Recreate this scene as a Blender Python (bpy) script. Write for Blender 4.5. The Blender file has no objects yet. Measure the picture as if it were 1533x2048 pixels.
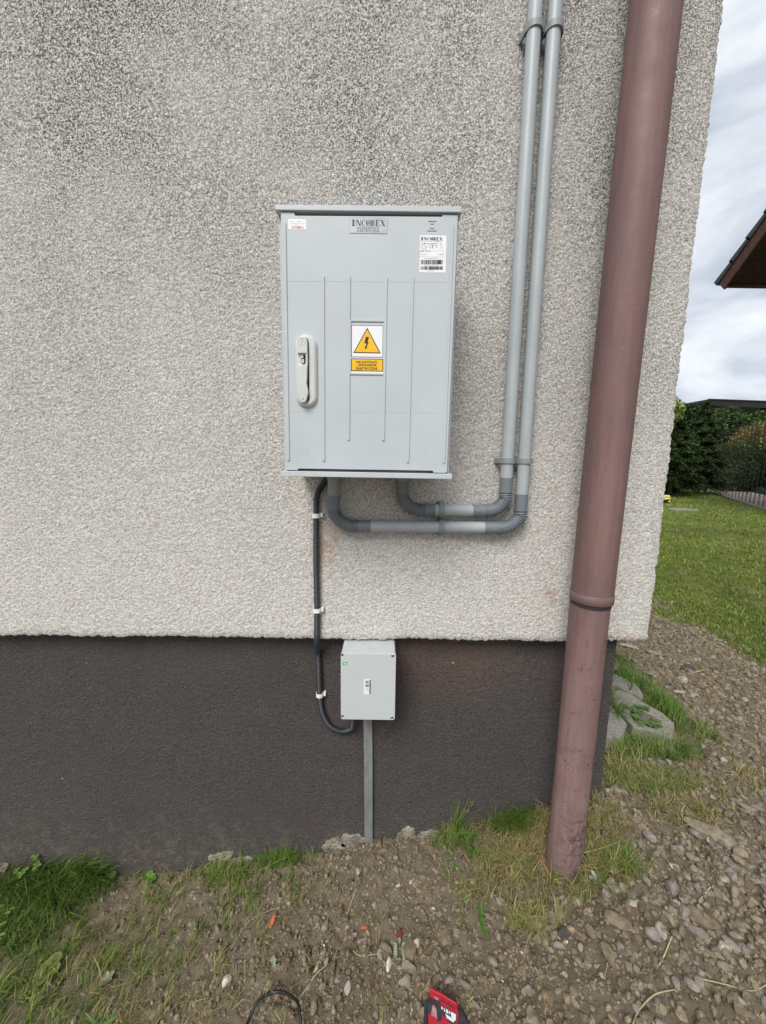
import bpy, bmesh, math, random
import numpy as np
from mathutils import Vector, Matrix, Euler
PI = math.pi
random.seed(7); RNG = np.random.default_rng(11)
S = bpy.context.scene
COL = S.collection

# ------------------------------------------------------------------ camera, sky, sun, exposure
PITCH, ROLL, CAM = math.radians(8.3), math.radians(0.8), Vector((0, -1.09, 1.36))
FPX, PW, PH = 769.0, 1533, 2048
fwd = Vector((0, math.cos(PITCH), -math.sin(PITCH)))
rt0 = Vector((1, 0, 0)); up0 = rt0.cross(fwd)
RT = rt0*math.cos(ROLL) + up0*math.sin(ROLL); UP = -rt0*math.sin(ROLL) + up0*math.cos(ROLL)
cd = bpy.data.cameras.new('camera'); cam = bpy.data.objects.new('camera', cd); COL.objects.link(cam)
cd.sensor_fit = 'VERTICAL'; cd.sensor_height = 36; cd.lens = 36*FPX/PH
cd.clip_start = .02; cd.clip_end = 2000
M3 = Matrix((RT, UP, -fwd)).transposed()
cam.matrix_world = Matrix.Translation(CAM) @ M3.to_4x4()
S.camera = cam

S.view_settings.view_transform = 'Standard'; S.view_settings.look = 'None'
S.view_settings.gamma = 1; S.view_settings.use_curve_mapping = False
S.view_settings.exposure = 1.08
SUN_EL, SUN_AZ = math.radians(46), math.radians(203)      # azimuth clockwise from +y
W = bpy.data.worlds.new('World'); S.world = W; W.use_nodes = True
nt = W.node_tree; nt.nodes.clear()
def wn(t, **k):
    n = nt.nodes.new(t)
    for a, b in k.items(): setattr(n, a, b)
    return n
sky = wn('ShaderNodeTexSky', sky_type='NISHITA', sun_disc=False, sun_elevation=SUN_EL, sun_rotation=SUN_AZ)
tc = wn('ShaderNodeTexCoord'); mp = wn('ShaderNodeMapping'); mp.inputs['Scale'].default_value = (1.0, 1.0, 2.2)
mp.inputs['Location'].default_value = (3.1, 0.4, 0.35)
n1 = wn('ShaderNodeTexNoise'); n1.inputs['Scale'].default_value = 3.0; n1.inputs['Detail'].default_value = 7; n1.inputs['Roughness'].default_value = .52
n1.inputs['Distortion'].default_value = .3
r1 = wn('ShaderNodeValToRGB'); e = r1.color_ramp.elements
e[0].position = .38; e[0].color = (.42, .475, .56, 1); e[1].position = .60; e[1].color = (.84, .86, .89, 1)
m5 = e_ = r1.color_ramp.elements.new(.48); m5.color = (.62, .665, .73, 1)
vm = wn('ShaderNodeVectorMath', operation='SCALE'); vm.inputs['Scale'].default_value = 5.7
mx = wn('ShaderNodeMix', data_type='RGBA'); mx.inputs[0].default_value = .97
bg = wn('ShaderNodeBackground'); bg.inputs['Strength'].default_value = .1
wo = wn('ShaderNodeOutputWorld'); L = nt.links.new
L(tc.outputs['Generated'], mp.inputs['Vector']); L(mp.outputs[0], n1.inputs['Vector']); L(n1.outputs['Fac'], r1.inputs[0])
L(r1.outputs[0], vm.inputs[0]); L(sky.outputs[0], mx.inputs[6]); L(vm.outputs[0], mx.inputs[7]); L(mx.outputs[2], bg.inputs[0]); L(bg.outputs[0], wo.inputs[0])
sl = bpy.data.lights.new('sun', 'SUN'); sun = bpy.data.objects.new('sun', sl); COL.objects.link(sun)
sl.energy = 1.5; sl.angle = math.radians(28); sl.color = (1, .965, .91)
sd = Vector((math.sin(SUN_AZ)*math.cos(SUN_EL), math.cos(SUN_AZ)*math.cos(SUN_EL), math.sin(SUN_EL)))
sun.rotation_euler = (-sd).to_track_quat('-Z', 'Y').to_euler()

# ------------------------------------------------------------------ helpers
def at(px, py, Y):
    d = fwd + RT*((px-PW/2)/FPX) - UP*((py-PH/2)/FPX); t = (Y-CAM.y)/d.y
    return CAM + d*t
def atx(px, py, Y): p = at(px, py, Y); return (p.x, p.z)

def tag(o, label=None, cat=None, group=None, kind=None):
    if label: o['label'] = label
    if cat: o['category'] = cat
    if group: o['group'] = group
    if kind: o['kind'] = kind
    return o
def empty(name, loc, label, cat, group=None, rot=None):
    o = bpy.data.objects.new(name, None); COL.objects.link(o); o.location = loc; o.empty_display_size = .05
    if rot: o.rotation_euler = rot
    return tag(o, label, cat, group)
def link(name, me, parent=None, loc=None, m=None):
    o = bpy.data.objects.new(name, me); COL.objects.link(o)
    if m is not None and not len(me.materials): me.materials.append(m)
    if parent is not None:
        o.parent = parent
        # children given in world coordinates: cancel the parent's location
        o.matrix_parent_inverse = Matrix.Translation(-world_loc(parent))
    if loc is not None: o.location = loc
    return o
def world_loc(o):
    v = Vector(o.location) if o.type == 'EMPTY' else Vector((0, 0, 0))
    return v
def from_bm(name, bm, m, parent=None, smooth=False):
    me = bpy.data.meshes.new(name); bm.normal_update(); bm.to_mesh(me); bm.free()
    if smooth: me.shade_smooth()
    return link(name, me, parent, None, m)
def tri_mesh(name, V, T, colors=None, smooth=False):
    V = np.asarray(V, np.float32); T = np.asarray(T, np.int32); k = T.shape[1]
    me = bpy.data.meshes.new(name); me.vertices.add(len(V)); me.vertices.foreach_set('co', V.ravel())
    me.loops.add(T.size); me.loops.foreach_set('vertex_index', T.ravel())
    me.polygons.add(len(T)); me.polygons.foreach_set('loop_start', np.arange(0, T.size, k, dtype=np.int32))
    me.polygons.foreach_set('use_smooth', np.full(len(T), smooth))
    me.update(calc_edges=True)
    if colors is not None:
        a = me.color_attributes.new('tint', 'FLOAT_COLOR', 'POINT')
        c = np.ones((len(V), 4), np.float32); c[:, :3] = colors; a.data.foreach_set('color', c.ravel())
    return me
def box(bm, x0, x1, y0, y1, z0, z1, bev=0, seg=1):
    vs = [bm.verts.new((x, y, z)) for x in (x0, x1) for y in (y0, y1) for z in (z0, z1)]
    f = [(0, 1, 3, 2), (4, 6, 7, 5), (0, 4, 5, 1), (2, 3, 7, 6), (0, 2, 6, 4), (1, 5, 7, 3)]
    fs = [bm.faces.new([vs[i] for i in q]) for q in f]
    if bev: bmesh.ops.bevel(bm, geom=list({e for q in fs for e in q.edges}), offset=bev, segments=seg, affect='EDGES', profile=.5)
def prism(bm, pts, y0, y1, bev=0, seg=1, frontonly=True):
    """polygon pts (x,z) extruded from y0 (front, nearer the camera) back to y1"""
    a = [bm.verts.new((x, y0, z)) for x, z in pts]; b = [bm.verts.new((x, y1, z)) for x, z in pts]
    n = len(pts); f = bm.faces.new(a); g = bm.faces.new(b[::-1]); sides = []
    for i in range(n): sides.append(bm.faces.new((a[i], b[i], b[(i+1) % n], a[(i+1) % n])))
    bmesh.ops.recalc_face_normals(bm, faces=[f, g]+sides)
    if bev:
        es = list(f.edges) if frontonly else list({e for q in [f, g]+sides for e in q.edges})
        bmesh.ops.bevel(bm, geom=es, offset=bev, segments=seg, affect='EDGES', profile=.5)
def prismz(bm, pts, z0, z1, bev=0):
    a = [bm.verts.new((x, y, z1)) for x, y in pts]; b = [bm.verts.new((x, y, z0)) for x, y in pts]
    n = len(pts); f = bm.faces.new(a); g = bm.faces.new(b[::-1])
    s = [bm.faces.new((a[i], b[i], b[(i+1) % n], a[(i+1) % n])) for i in range(n)]
    bmesh.ops.recalc_face_normals(bm, faces=[f, g]+s)
    if bev: bmesh.ops.bevel(bm, geom=list({e for q in [f]+s for e in q.edges}), offset=bev, segments=2, affect='EDGES', profile=.5)
def stadium(cx, z0, z1, r, n=10, r2=None):
    r2 = r if r2 is None else r2; P = []
    for i in range(n+1): t = PI*i/n; P.append((cx+r*math.cos(t), z1-r+r*math.sin(t)))
    for i in range(n+1): t = PI+PI*i/n; P.append((cx+r2*math.cos(t), z0+r2+r2*math.sin(t)))
    return P
def circle(cx, cz, r, n=20): return [(cx+r*math.cos(2*PI*i/n), cz+r*math.sin(2*PI*i/n)) for i in range(n)]
def rrect(x0, x1, z0, z1, r, n=5):
    P = []
    for cx, cz, a in ((x1-r, z1-r, 0), (x0+r, z1-r, .5), (x0+r, z0+r, 1), (x1-r, z0+r, 1.5)):
        for i in range(n+1): t = PI*(a+.5*i/n); P.append((cx+r*math.cos(t), cz+r*math.sin(t)))
    return P
def flat(name, polys, y, m, parent, th=.0003):
    bm = bmesh.new()
    for p in polys: prism(bm, p, y-th, y)
    return from_bm(name, bm, m, parent)
def catmull(P, n=12):
    P = [Vector(p) for p in P]; P = [P[0]*2-P[1]]+P+[P[-1]*2-P[-2]]; out = []
    for i in range(1, len(P)-2):
        for k in range(n):
            t = k/n; a, b, c, d = P[i-1:i+3]
            out.append(.5*((2*b)+(c-a)*t+(2*a-5*b+4*c-d)*t*t+(-a+3*b-3*c+d)*t**3))
    out.append(P[-2]); return out
def resample(P, step):
    L_ = [0]
    for a, b in zip(P, P[1:]): L_.append(L_[-1]+(b-a).length)
    n = max(2, int(L_[-1]/step)+1); out = []; j = 0
    for i in range(n):
        s = L_[-1]*i/(n-1)
        while j < len(L_)-2 and L_[j+1] < s: j += 1
        u = (s-L_[j])/max(1e-9, L_[j+1]-L_[j]); out.append(P[j].lerp(P[j+1], min(1, max(0, u))))
    return out, L_[-1]
def sweep(bm, path, rad, sides=20, caps=True):
    n = len(path); rings = []
    t = (path[1]-path[0]).normalized(); u = t.orthogonal().normalized()
    for i, p in enumerate(path):
        t = (path[min(i+1, n-1)]-path[max(i-1, 0)]).normalized(); u = (u-t*u.dot(t)).normalized(); v = t.cross(u)
        r = rad(i/(n-1)) if callable(rad) else rad
        rings.append([bm.verts.new(p+u*(r*math.cos(2*PI*k/sides))+v*(r*math.sin(2*PI*k/sides))) for k in range(sides)])
    for a, b in zip(rings, rings[1:]):
        for k in range(sides): f = bm.faces.new((a[k], a[(k+1) % sides], b[(k+1) % sides], b[k])); f.smooth = True
    if caps:   # end caps on their own vertices, so that they do not bend the tube's shading
        bm.faces.new([bm.verts.new(v.co) for v in rings[0][::-1]]); bm.faces.new([bm.verts.new(v.co) for v in rings[-1]])
def tube(name, pts, r, m, parent=None, sides=20, smooth_path=False, step=.01):
    P = catmull(pts) if smooth_path else [Vector(p) for p in pts]
    if smooth_path: P, _ = resample(P, step)
    bm = bmesh.new(); sweep(bm, P, r, sides); return from_bm(name, bm, m, parent)
def ribbed(name, pts, r, depth, pitch, m, parent=None, sides=22, sub=4):
    P = catmull(pts, 30); P, Ln = resample(P, pitch/sub); n = len(P)
    bm = bmesh.new(); sweep(bm, P, lambda s: r-depth*(.5-.5*math.cos(2*PI*round(s*(n-1))/sub))**1.0, sides)
    return from_bm(name, bm, m, parent)

# numpy noise
def h2(ix, iy, s): 
    v = np.sin(ix*127.1+iy*311.7+s*74.7)*43758.5453; return v-np.floor(v)
def vn(x, y, s=0):
    ix, iy = np.floor(x), np.floor(y); fx, fy = x-ix, y-iy; ux, uy = fx*fx*(3-2*fx), fy*fy*(3-2*fy)
    return (h2(ix, iy, s)*(1-ux)+h2(ix+1, iy, s)*ux)*(1-uy)+(h2(ix, iy+1, s)*(1-ux)+h2(ix+1, iy+1, s)*ux)*uy
def fbm(x, y, s=0, o=4):
    a = np.zeros(np.shape(x)); w = .5
    for i in range(o): a = a+w*vn(x*2**i+17*i, y*2**i-9*i, s+i); w *= .5
    return a
def worley(x, y, s=0):
    ix, iy = np.floor(x), np.floor(y); d = np.full(np.shape(x), 9.)
    for i in (-1, 0, 1):
        for j in (-1, 0, 1):
            cx, cy = ix+i, iy+j; d = np.minimum(d, (cx+h2(cx, cy, s)-x)**2+(cy+h2(cx, cy, s+3.3)-y)**2)
    return np.sqrt(d)
def grid_faces(nx, ny, base=0):
    i, j = np.meshgrid(np.arange(nx-1), np.arange(ny-1), indexing='ij'); a = (i*ny+j).ravel()+base
    return np.stack([a, a+ny, a+ny+1, a+1], 1)

# ------------------------------------------------------------------ materials
class NB:
    def __init__(s, name):
        s.m = bpy.data.materials.new(name); s.m.use_nodes = True; s.t = s.m.node_tree
        s.p = s.t.nodes['Principled BSDF']; s.geo = s.n('ShaderNodeNewGeometry'); s.pos = s.geo.outputs['Position']
        s.bump_out = None
    def n(s, t, **k):
        a = s.t.nodes.new(t)
        for x, y in k.items(): setattr(a, x, y)
        return a
    def l(s, a, b): s.t.links.new(a, b)
    def noise(s, scale, detail=3, rough=.5, vec=None, dist=0, sc=None, loc=None):
        a = s.n('ShaderNodeTexNoise'); a.inputs['Scale'].default_value = scale; a.inputs['Detail'].default_value = detail
        a.inputs['Roughness'].default_value = rough; a.inputs['Distortion'].default_value = dist
        v = vec or s.pos
        if sc or loc:
            q = s.n('ShaderNodeMapping'); q.inputs['Scale'].default_value = sc or (1, 1, 1); q.inputs['Location'].default_value = loc or (0, 0, 0); s.l(v, q.inputs[0]); v = q.outputs[0]
        s.l(v, a.inputs['Vector']); return a.outputs['Fac']
    def vor(s, scale, feature='F1', out='Distance', rnd=1):
        a = s.n('ShaderNodeTexVoronoi', feature=feature); a.inputs['Scale'].default_value = scale; a.inputs['Randomness'].default_value = rnd
        s.l(s.pos, a.inputs['Vector']); return a.outputs[out]
    def ramp(s, f, stops):
        a = s.n('ShaderNodeValToRGB'); e = a.color_ramp.elements
        while len(e) < len(stops): e.new(.5)
        for i, (p, c) in enumerate(stops):
            e[i].position = p; e[i].color = (c, c, c, 1) if not hasattr(c, '__len__') else (*c, 1)
        s.l(f, a.inputs[0]); return a.outputs[0]
    def mix(s, f, a, b, blend='MIX'):
        q = s.n('ShaderNodeMix', data_type='RGBA', blend_type=blend)
        for i, v in ((0, f), (6, a), (7, b)):
            if hasattr(v, 'is_linked') or hasattr(v, 'links'): s.l(v, q.inputs[i])
            elif i == 0: q.inputs[0].default_value = v
            else: q.inputs[i].default_value = (*v, 1)
        return q.outputs[2]
    def math(s, op, a, b=None, clamp=False):
        q = s.n('ShaderNodeMath', operation=op, use_clamp=clamp)
        for i, v in enumerate((a, b)):
            if v is None: continue
            if hasattr(v, 'links'): s.l(v, q.inputs[i])
            else: q.inputs[i].default_value = v
        return q.outputs[0]
    def near(s, c, r, soft=1.0):
        """1 at point c falling to 0 at distance r (world metres); a stain's place on the wall"""
        q = s.n('ShaderNodeVectorMath', operation='SUBTRACT'); s.l(s.pos, q.inputs[0]); q.inputs[1].default_value = c
        d = s.n('ShaderNodeVectorMath', operation='DIVIDE'); s.l(q.outputs[0], d.inputs[0]); d.inputs[1].default_value = r
        k = s.n('ShaderNodeVectorMath', operation='LENGTH'); s.l(d.outputs[0], k.inputs[0])
        return s.math('SUBTRACT', 1.0, k.outputs['Value'], True)
    def color(s, c):
        if hasattr(c, 'links'): s.l(c, s.p.inputs['Base Color'])
        else: s.p.inputs['Base Color'].default_value = (*c, 1)
        return s
    def rough(s, r, spec=.5):
        if hasattr(r, 'links'): s.l(r, s.p.inputs['Roughness'])
        else: s.p.inputs['Roughness'].default_value = r
        s.p.inputs['Specular IOR Level'].default_value = spec; return s
    def bump(s, h, dist=.001, strength=1):
        b = s.n('ShaderNodeBump'); b.inputs['Distance'].default_value = dist; b.inputs['Strength'].default_value = strength
        s.l(h, b.inputs['Height'])
        if s.bump_out: s.l(s.bump_out, b.inputs['Normal'])
        s.bump_out = b.outputs[0]; s.l(s.bump_out, s.p.inputs['Normal']); return s
    def tintattr(s):
        a = s.n('ShaderNodeVertexColor', layer_name='tint'); return a.outputs['Color']
def simple(name, c, rough=.5, spec=.5, var=.08, scale=30, bs=0, bd=.0003, metal=0, detail=4):
    q = NB(name); f = q.noise(scale, detail)
    a = tuple(x*(1-var) for x in c); b = tuple(min(1, x*(1+var)) for x in c)
    q.color(q.mix(q.ramp(f, [(.3, 0), (.7, 1)]), a, b)).rough(rough, spec)
    if bs: q.bump(q.noise(bs, 2), bd)
    q.p.inputs['Metallic'].default_value = metal
    return q.m

# plaster
q = NB('rough_plaster')
fine = q.noise(240, 2, .6); mid = q.noise(2.1, 5, .6, sc=(1, 1, .8)); big = q.noise(.9, 3, .5, loc=(2, 0, 1))
base = q.mix(q.ramp(q.noise(200, 3, .7), [(.38, 0), (.58, 1)]), (.56, .535, .49), (.93, .905, .86))
# dark dirt specks lodged in the grain, thicker high on the wall and in blotches
sep = q.n('ShaderNodeSeparateXYZ'); q.l(q.pos, sep.inputs[0])
hi = q.math('MULTIPLY', q.math('SUBTRACT', sep.outputs['Z'], .85), .42, True)
amt = q.math('ADD', q.math('MULTIPLY', hi, q.ramp(mid, [(.3, .35), (.68, 1.55)])), .05)
sp = q.noise(250, 2, .75)
speck = q.math('MULTIPLY', q.ramp(sp, [(.44, 0), (.58, 1)]), q.math('MULTIPLY', amt, 1.25), True)
c = q.mix(speck, base, (.115, .115, .12))
c = q.mix(q.math('MULTIPLY', q.ramp(q.noise(90, 2, loc=(5, 5, 5)), [(.6, 0), (.72, 1)]), .35), c, (.46, .38, .28))
st = q.math('MULTIPLY', q.near((-.165, 0, 1.10), (.055, 1, .12)), q.ramp(q.noise(35, 4), [(.4, 0), (.6, 1)]))
c = q.mix(q.math('MULTIPLY', st, .8, True), c, (.52, .27, .15))
st = q.math('MULTIPLY', q.near((.68, 0, .825), (.16, 1, .03)), q.ramp(q.noise(70, 3), [(.45, 0), (.6, 1)]))
c = q.mix(q.math('MULTIPLY', st, .9, True), c, (.5, .26, .18))
st = q.math('MULTIPLY', q.near((.50, 0, .96), (.035, 1, .03)), q.ramp(q.noise(90, 3), [(.45, 0), (.6, 1)]))
c = q.mix(q.math('MULTIPLY', st, .9, True), c, (.5, .28, .16))
q.color(c).rough(.92, .25).bump(q.noise(210, 3, .8), .008, 1)
M_PLASTER = q.m

q = NB('dark_plinth_plaster')
c = q.mix(q.ramp(q.noise(7, 5, .6), [(.35, 0), (.65, 1)]), (.058, .052, .050), (.070, .062, .059))
c = q.mix(q.ramp(q.noise(230, 3, .75), [(.44, 0), (.64, .9)]), c, (.145, .135, .127))
c = q.mix(q.math('MULTIPLY', q.ramp(q.noise(3.5, 3, loc=(1, 4, 0)), [(.5, 0), (.68, 1)]), .45), c, (.085, .060, .060))
c = q.mix(q.math('MULTIPLY', q.math('MULTIPLY', q.near((.22, .06, .74), (.27, 1, .2)), 1.7, True), q.ramp(q.noise(130, 3, .65), [(.42, 0), (.66, .85)])), c, (.20, .105, .07))
c = q.mix(q.math('MULTIPLY', q.math('MULTIPLY', q.near((.42, .06, .66), (.3, 1, .2)), 1.6, True), q.ramp(q.noise(110, 3, .65, loc=(3, 3, 3)), [(.48, 0), (.7, .75)])), c, (.16, .125, .11))
v = q.vor(17); vv = q.ramp(v, [(.035, 1), (.06, 0)]); vr = q.vor(17, out='Color')
vs = q.n('ShaderNodeSeparateColor'); q.l(vr, vs.inputs[0])
c = q.mix(q.math('MULTIPLY', vv, q.ramp(vs.outputs[0], [(.72, 0), (.78, .9)])), c, (.5, .48, .44))
sep = q.n('ShaderNodeSeparateXYZ'); q.l(q.pos, sep.inputs[0])
lowm = q.math('MULTIPLY', q.math('MULTIPLY', q.math('SUBTRACT', .36, sep.outputs['Z'], True), 1.3, True), q.ramp(q.noise(200, 3, .75, loc=(9, 1, 1)), [(.40, .25), (.62, 1)]))
c = q.mix(q.math('MULTIPLY', lowm, q.ramp(q.noise(12, 5), [(.3, .4), (.7, 1)]), True), c, (.150, .135, .115))
spl = q.math('MULTIPLY', q.math('MULTIPLY', q.math('SUBTRACT', .19, sep.outputs['Z'], True), 5, True), q.ramp(q.noise(28, 6, .75, loc=(0, 7, 0)), [(.48, 0), (.62, 1)]))
c = q.mix(q.math('MULTIPLY', spl, .6), c, (.21, .175, .125))
q.color(c).rough(q.ramp(q.noise(4, 3), [(.3, .62), (.7, .8)]), .42).bump(q.noise(190, 3, .8), .010, 1)
M_PLINTH = q.m

M_CONC = simple('exposed_concrete', (.25, .225, .18), .92, .3, .5, 34, 110, .008)
M_CAB = simple('grey_moulded_polyester', (.475, .518, .542), .5, .4, .06, 5, 420, .00014, 0, 7)
M_CABD = simple('grey_moulded_polyester_edge', (.45, .485, .49), .5, .4, .04, 14, 420, .00012)
M_HAND = simple('pale_grey_handle_plastic', (.56, .58, .56), .42, .5, .03, 30, 500, .00008)
M_METAL = simple('lock_metal', (.62, .62, .60), .3, .5, .1, 60, 0, 0, .9)
M_DARKHOLE = simple('black_gap_shade', (.012, .012, .013), .6, .3)  # black stands in for the shade inside gaps, slots and holes
M_WHITE = simple('white_label_paper', (.78, .79, .82), .45, .5, .02)
M_BLACK = simple('black_print', (.018, .018, .022), .5, .4)
M_GREYPRINT = simple('faded_grey_print', (.33, .34, .38), .5, .4)
M_RED = simple('red_print', (.55, .03, .09), .5, .4)
M_YEL = simple('signal_yellow_print', (.82, .47, .004), .45, .5, .03)
M_SILV = simple('silver_brand_plate', (.36, .385, .41), .35, .5, .05, 60, 0, 0, .35)
M_DGR = simple('dark_grey_print', (.07, .08, .10), .5)
M_GREEN = simple('green_sticker_print', (.05, .42, .08), .5)
M_PIPE = NB('grey_pvc_conduit'); f = M_PIPE.noise(55, 4, .6, sc=(1, 1, .25)); M_PIPE.color(M_PIPE.mix(M_PIPE.ramp(f, [(.3, 0), (.7, 1)]), (.34, .375, .395), (.39, .42, .44))).rough(.42, .45).bump(M_PIPE.noise(180, 2), .0002); M_PIPE = M_PIPE.m
M_COUP = simple('dark_grey_pvc_sleeve', (.165, .185, .205), .38, .5, .05, 40, 160, .0001)
M_CLIP = simple('grey_pipe_clip_plastic', (.24, .265, .27), .5, .45, .05, 40)
M_GLAND = simple('pale_grey_gland_plastic', (.30, .32, .31), .5, .45, .08, 40)
M_BLACKC = simple('black_corrugated_plastic', (.030, .034, .041), .4, .55, .1, 60)
M_WCLIP = simple('white_clip_plastic', (.78, .78, .77), .45, .5, .03)
M_JB = simple('light_grey_abs', (.50, .535, .545), .48, .45, .02, 14, 380, .00008)
q = NB('junction_box_top_dusty'); q.color(q.mix(q.ramp(q.noise(40, 5, .7), [(.45, 0), (.75, .6)]), (.50, .535, .545), (.42, .38, .32))).rough(.6, .35); M_JBT = q.m
q = NB('galvanised_strip')
f = q.noise(30, 5, .65, sc=(1, 1, .4)); c = q.mix(q.ramp(f, [(.3, 0), (.72, 1)]), (.20, .22, .225), (.36, .38, .37))
c = q.mix(q.ramp(q.noise(70, 3, loc=(2, 2, 2)), [(.66, 0), (.75, .7)]), c, (.36, .26, .16))
q.color(c).rough(.55, .4).bump(q.noise(90, 3), .0006); q.p.inputs['Metallic'].default_value = .45; M_GALV = q.m

q = NB('brown_rain_pipe_paint')
c = q.mix(q.ramp(q.noise(9, 5, .6, sc=(1, 1, .3)), [(.32, 0), (.68, 1)]), (.160, .102, .098), (.225, .132, .122))
sep = q.n('ShaderNodeSeparateXYZ'); q.l(q.pos, sep.inputs[0])
low = q.math('MULTIPLY', q.math('SUBTRACT', 1.05, sep.outputs['Z'], True), 1.2, True)
c = q.mix(q.math('MULTIPLY', low, q.ramp(q.noise(7, 4, .6, loc=(2, 1, 0)), [(.3, .35), (.7, 1)]), True), c, (.33, .225, .215))
c = q.mix(q.math('MULTIPLY', q.ramp(q.noise(26, 6, .75, sc=(1, 1, .1)), [(.54, 0), (.66, 1)]), .35), c, (.20, .09, .075))
scr = q.ramp(q.noise(38, 2, .5, sc=(1.6, 1.6, 3.2), dist=1.3), [(.45, 0), (.47, 1), (.50, 1), (.52, 0)])
msk = q.ramp(q.noise(14, 2, .5, loc=(8, 2, 5)), [(.54, 0), (.62, 1)])
c = q.mix(q.math('MULTIPLY', q.math('MULTIPLY', scr, msk), q.math('ADD', q.math('MULTIPLY', low, .9), .12), True), c, (.07, .03, .035))
blot = q.math('MULTIPLY', q.near((.575, -.13, .27), (.06, .1, .14)), q.ramp(q.noise(60, 4, .7), [(.45, 0), (.6, 1)]))
c = q.mix(q.math('MULTIPLY', blot, 1.1, True), c, (.075, .030, .036))
mud = q.math('MULTIPLY', q.math('MULTIPLY', q.math('SUBTRACT', .31, sep.outputs['Z'], True), 6.5, True), q.ramp(q.noise(120, 4, .7), [(.38, .1), (.62, 1)]))
c = q.mix(q.math('MULTIPLY', mud, .75), c, (.17, .125, .10))
c = q.mix(q.math('MULTIPLY', q.ramp(q.noise(5, 5, .7, sc=(6, 6, .35), loc=(1, 1, 0)), [(.42, 0), (.66, 1)]), .45), c, (.10, .066, .064))
c = q.mix(q.ramp(q.noise(160, 2, .6, loc=(4, 4, 4)), [(.70, 0), (.74, .5)]), c, (.36, .29, .26))
q.color(c).rough(q.ramp(q.noise(20, 4), [(.3, .5), (.7, .7)]), .36).bump(q.noise(14, 3), .0012)
M_DOWN = q.m
M_COLLAR = simple('brown_pipe_collar', (.165, .105, .10), .5, .45, .1, 30)
M_RUST = simple('orange_pipe_socket', (.50, .22, .12), .7, .3, .25, 40)

q = NB('bare_soil')
c = q.mix(q.ramp(q.noise(9, 6, .65), [(.32, 0), (.68, 1)]), (.190, .150, .100), (.270, .220, .152))
c = q.mix(q.ramp(q.noise(60, 4, .7), [(.45, 0), (.75, .8)]), c, (.25, .21, .155))
c = q.mix(q.ramp(q.noise(230, 2, .7), [(.6, 0), (.72, .7)]), c, (.27, .24, .19))
# the lawn's own turf colour where the grass grows
sep = q.n('ShaderNodeSeparateXYZ'); q.l(q.pos, sep.inputs[0])
wob = q.math('MULTIPLY', q.math('SUBTRACT', q.noise(3.5, 4), .5), .9)
lx = q.math('MULTIPLY', q.math('SUBTRACT', q.math('ADD', sep.outputs['X'], wob), 1.75), 5, True)
ly = q.math('MULTIPLY', q.math('SUBTRACT', q.math('ADD', sep.outputs['Y'], wob), 1.45), 5, True)
lawnm = q.math('MAXIMUM', q.math('MULTIPLY', lx, q.math('MULTIPLY', q.math('ADD', sep.outputs['Y'], .1), 3, True)), ly)
g = q.mix(q.ramp(q.noise(6, 5, .6), [(.35, 0), (.65, 1)]), (.09, .125, .025), (.19, .20, .06))
c = q.mix(q.math('MULTIPLY', lawnm, q.ramp(q.noise(1.8, 4, .6, loc=(0, 3, 1)), [(.28, .3), (.42, 1)])), c, g)
q.color(c).rough(.95, .2).bump(q.noise(130, 5, .8), .011)
M_SOIL = q.m
def tinted(name, rough, spec, bs=150, bd=.001, var=.25, trans=0, vs=90):
    q = NB(name); t = q.tintattr()
    k = q.ramp(q.noise(vs, 4, .65), [(.3, 1-var), (.7, 1+var)])
    c = q.mix(1, t, k, 'MULTIPLY'); q.color(c).rough(rough, spec)
    if bs: q.bump(q.noise(bs, 3, .7), bd)
    if trans:
        tr = q.n('ShaderNodeBsdfTranslucent'); q.l(c, tr.inputs[0]); ms = q.n('ShaderNodeMixShader'); ms.inputs[0].default_value = trans
        o = [n for n in q.t.nodes if n.type == 'OUTPUT_MATERIAL'][0]
        q.l(q.p.outputs[0], ms.inputs[1]); q.l(tr.outputs[0], ms.inputs[2]); q.l(ms.outputs[0], o.inputs[0])
    return q.m
M_STONES = tinted('mixed_gravel', .85, .3, 260, .0016, .35, 0, 160)
M_GRASS = tinted('grass_blades', .5, .35, 0, 0, .15, .35, 30)
M_LEAF = tinted('tree_leaves', .55, .35, 0, 0, .2, .25, 3)
def solid_leaf(n, c, var=.2):
    q = NB(n); k = q.mix(q.ramp(q.noise(70, 3), [(.3, 0), (.7, 1)]), tuple(x*(1-var) for x in c), tuple(x*(1+var) for x in c)); q.color(k).rough(.5, .4)
    tr = q.n('ShaderNodeBsdfTranslucent'); q.l(k, tr.inputs[0]); ms = q.n('ShaderNodeMixShader'); ms.inputs[0].default_value = .3
    o = [n for n in q.t.nodes if n.type == 'OUTPUT_MATERIAL'][0]
    q.l(q.p.outputs[0], ms.inputs[1]); q.l(tr.outputs[0], ms.inputs[2]); q.l(ms.outputs[0], o.inputs[0]); return q.m
M_LF = {k: solid_leaf('leaf_'+k, c) for k, c in dict(green=(.10, .18, .04), bright=(.16, .29, .05), dark=(.05, .11, .03), silver=(.36, .42, .30), clover=(.13, .21, .06), olive=(.20, .23, .07)).items()}
M_STRAW = simple('dry_straw', (.50, .43, .24), .7, .3, .2, 80)
M_STRAWG = simple('greenish_straw', (.34, .32, .17), .7, .3, .2, 80)
M_WOOD = simple('split_wood', (.42, .30, .18), .8, .3, .25, 60, 200, .001)
q = NB('grey_concrete_paver')
c = q.mix(q.ramp(q.noise(160, 3, .7), [(.38, 0), (.62, 1)]), (.21, .195, .175), (.36, .335, .305))
c = q.mix(q.math('MULTIPLY', q.ramp(q.noise(18, 5, .7), [(.45, 0), (.65, 1)]), .5), c, (.17, .155, .12))
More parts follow.
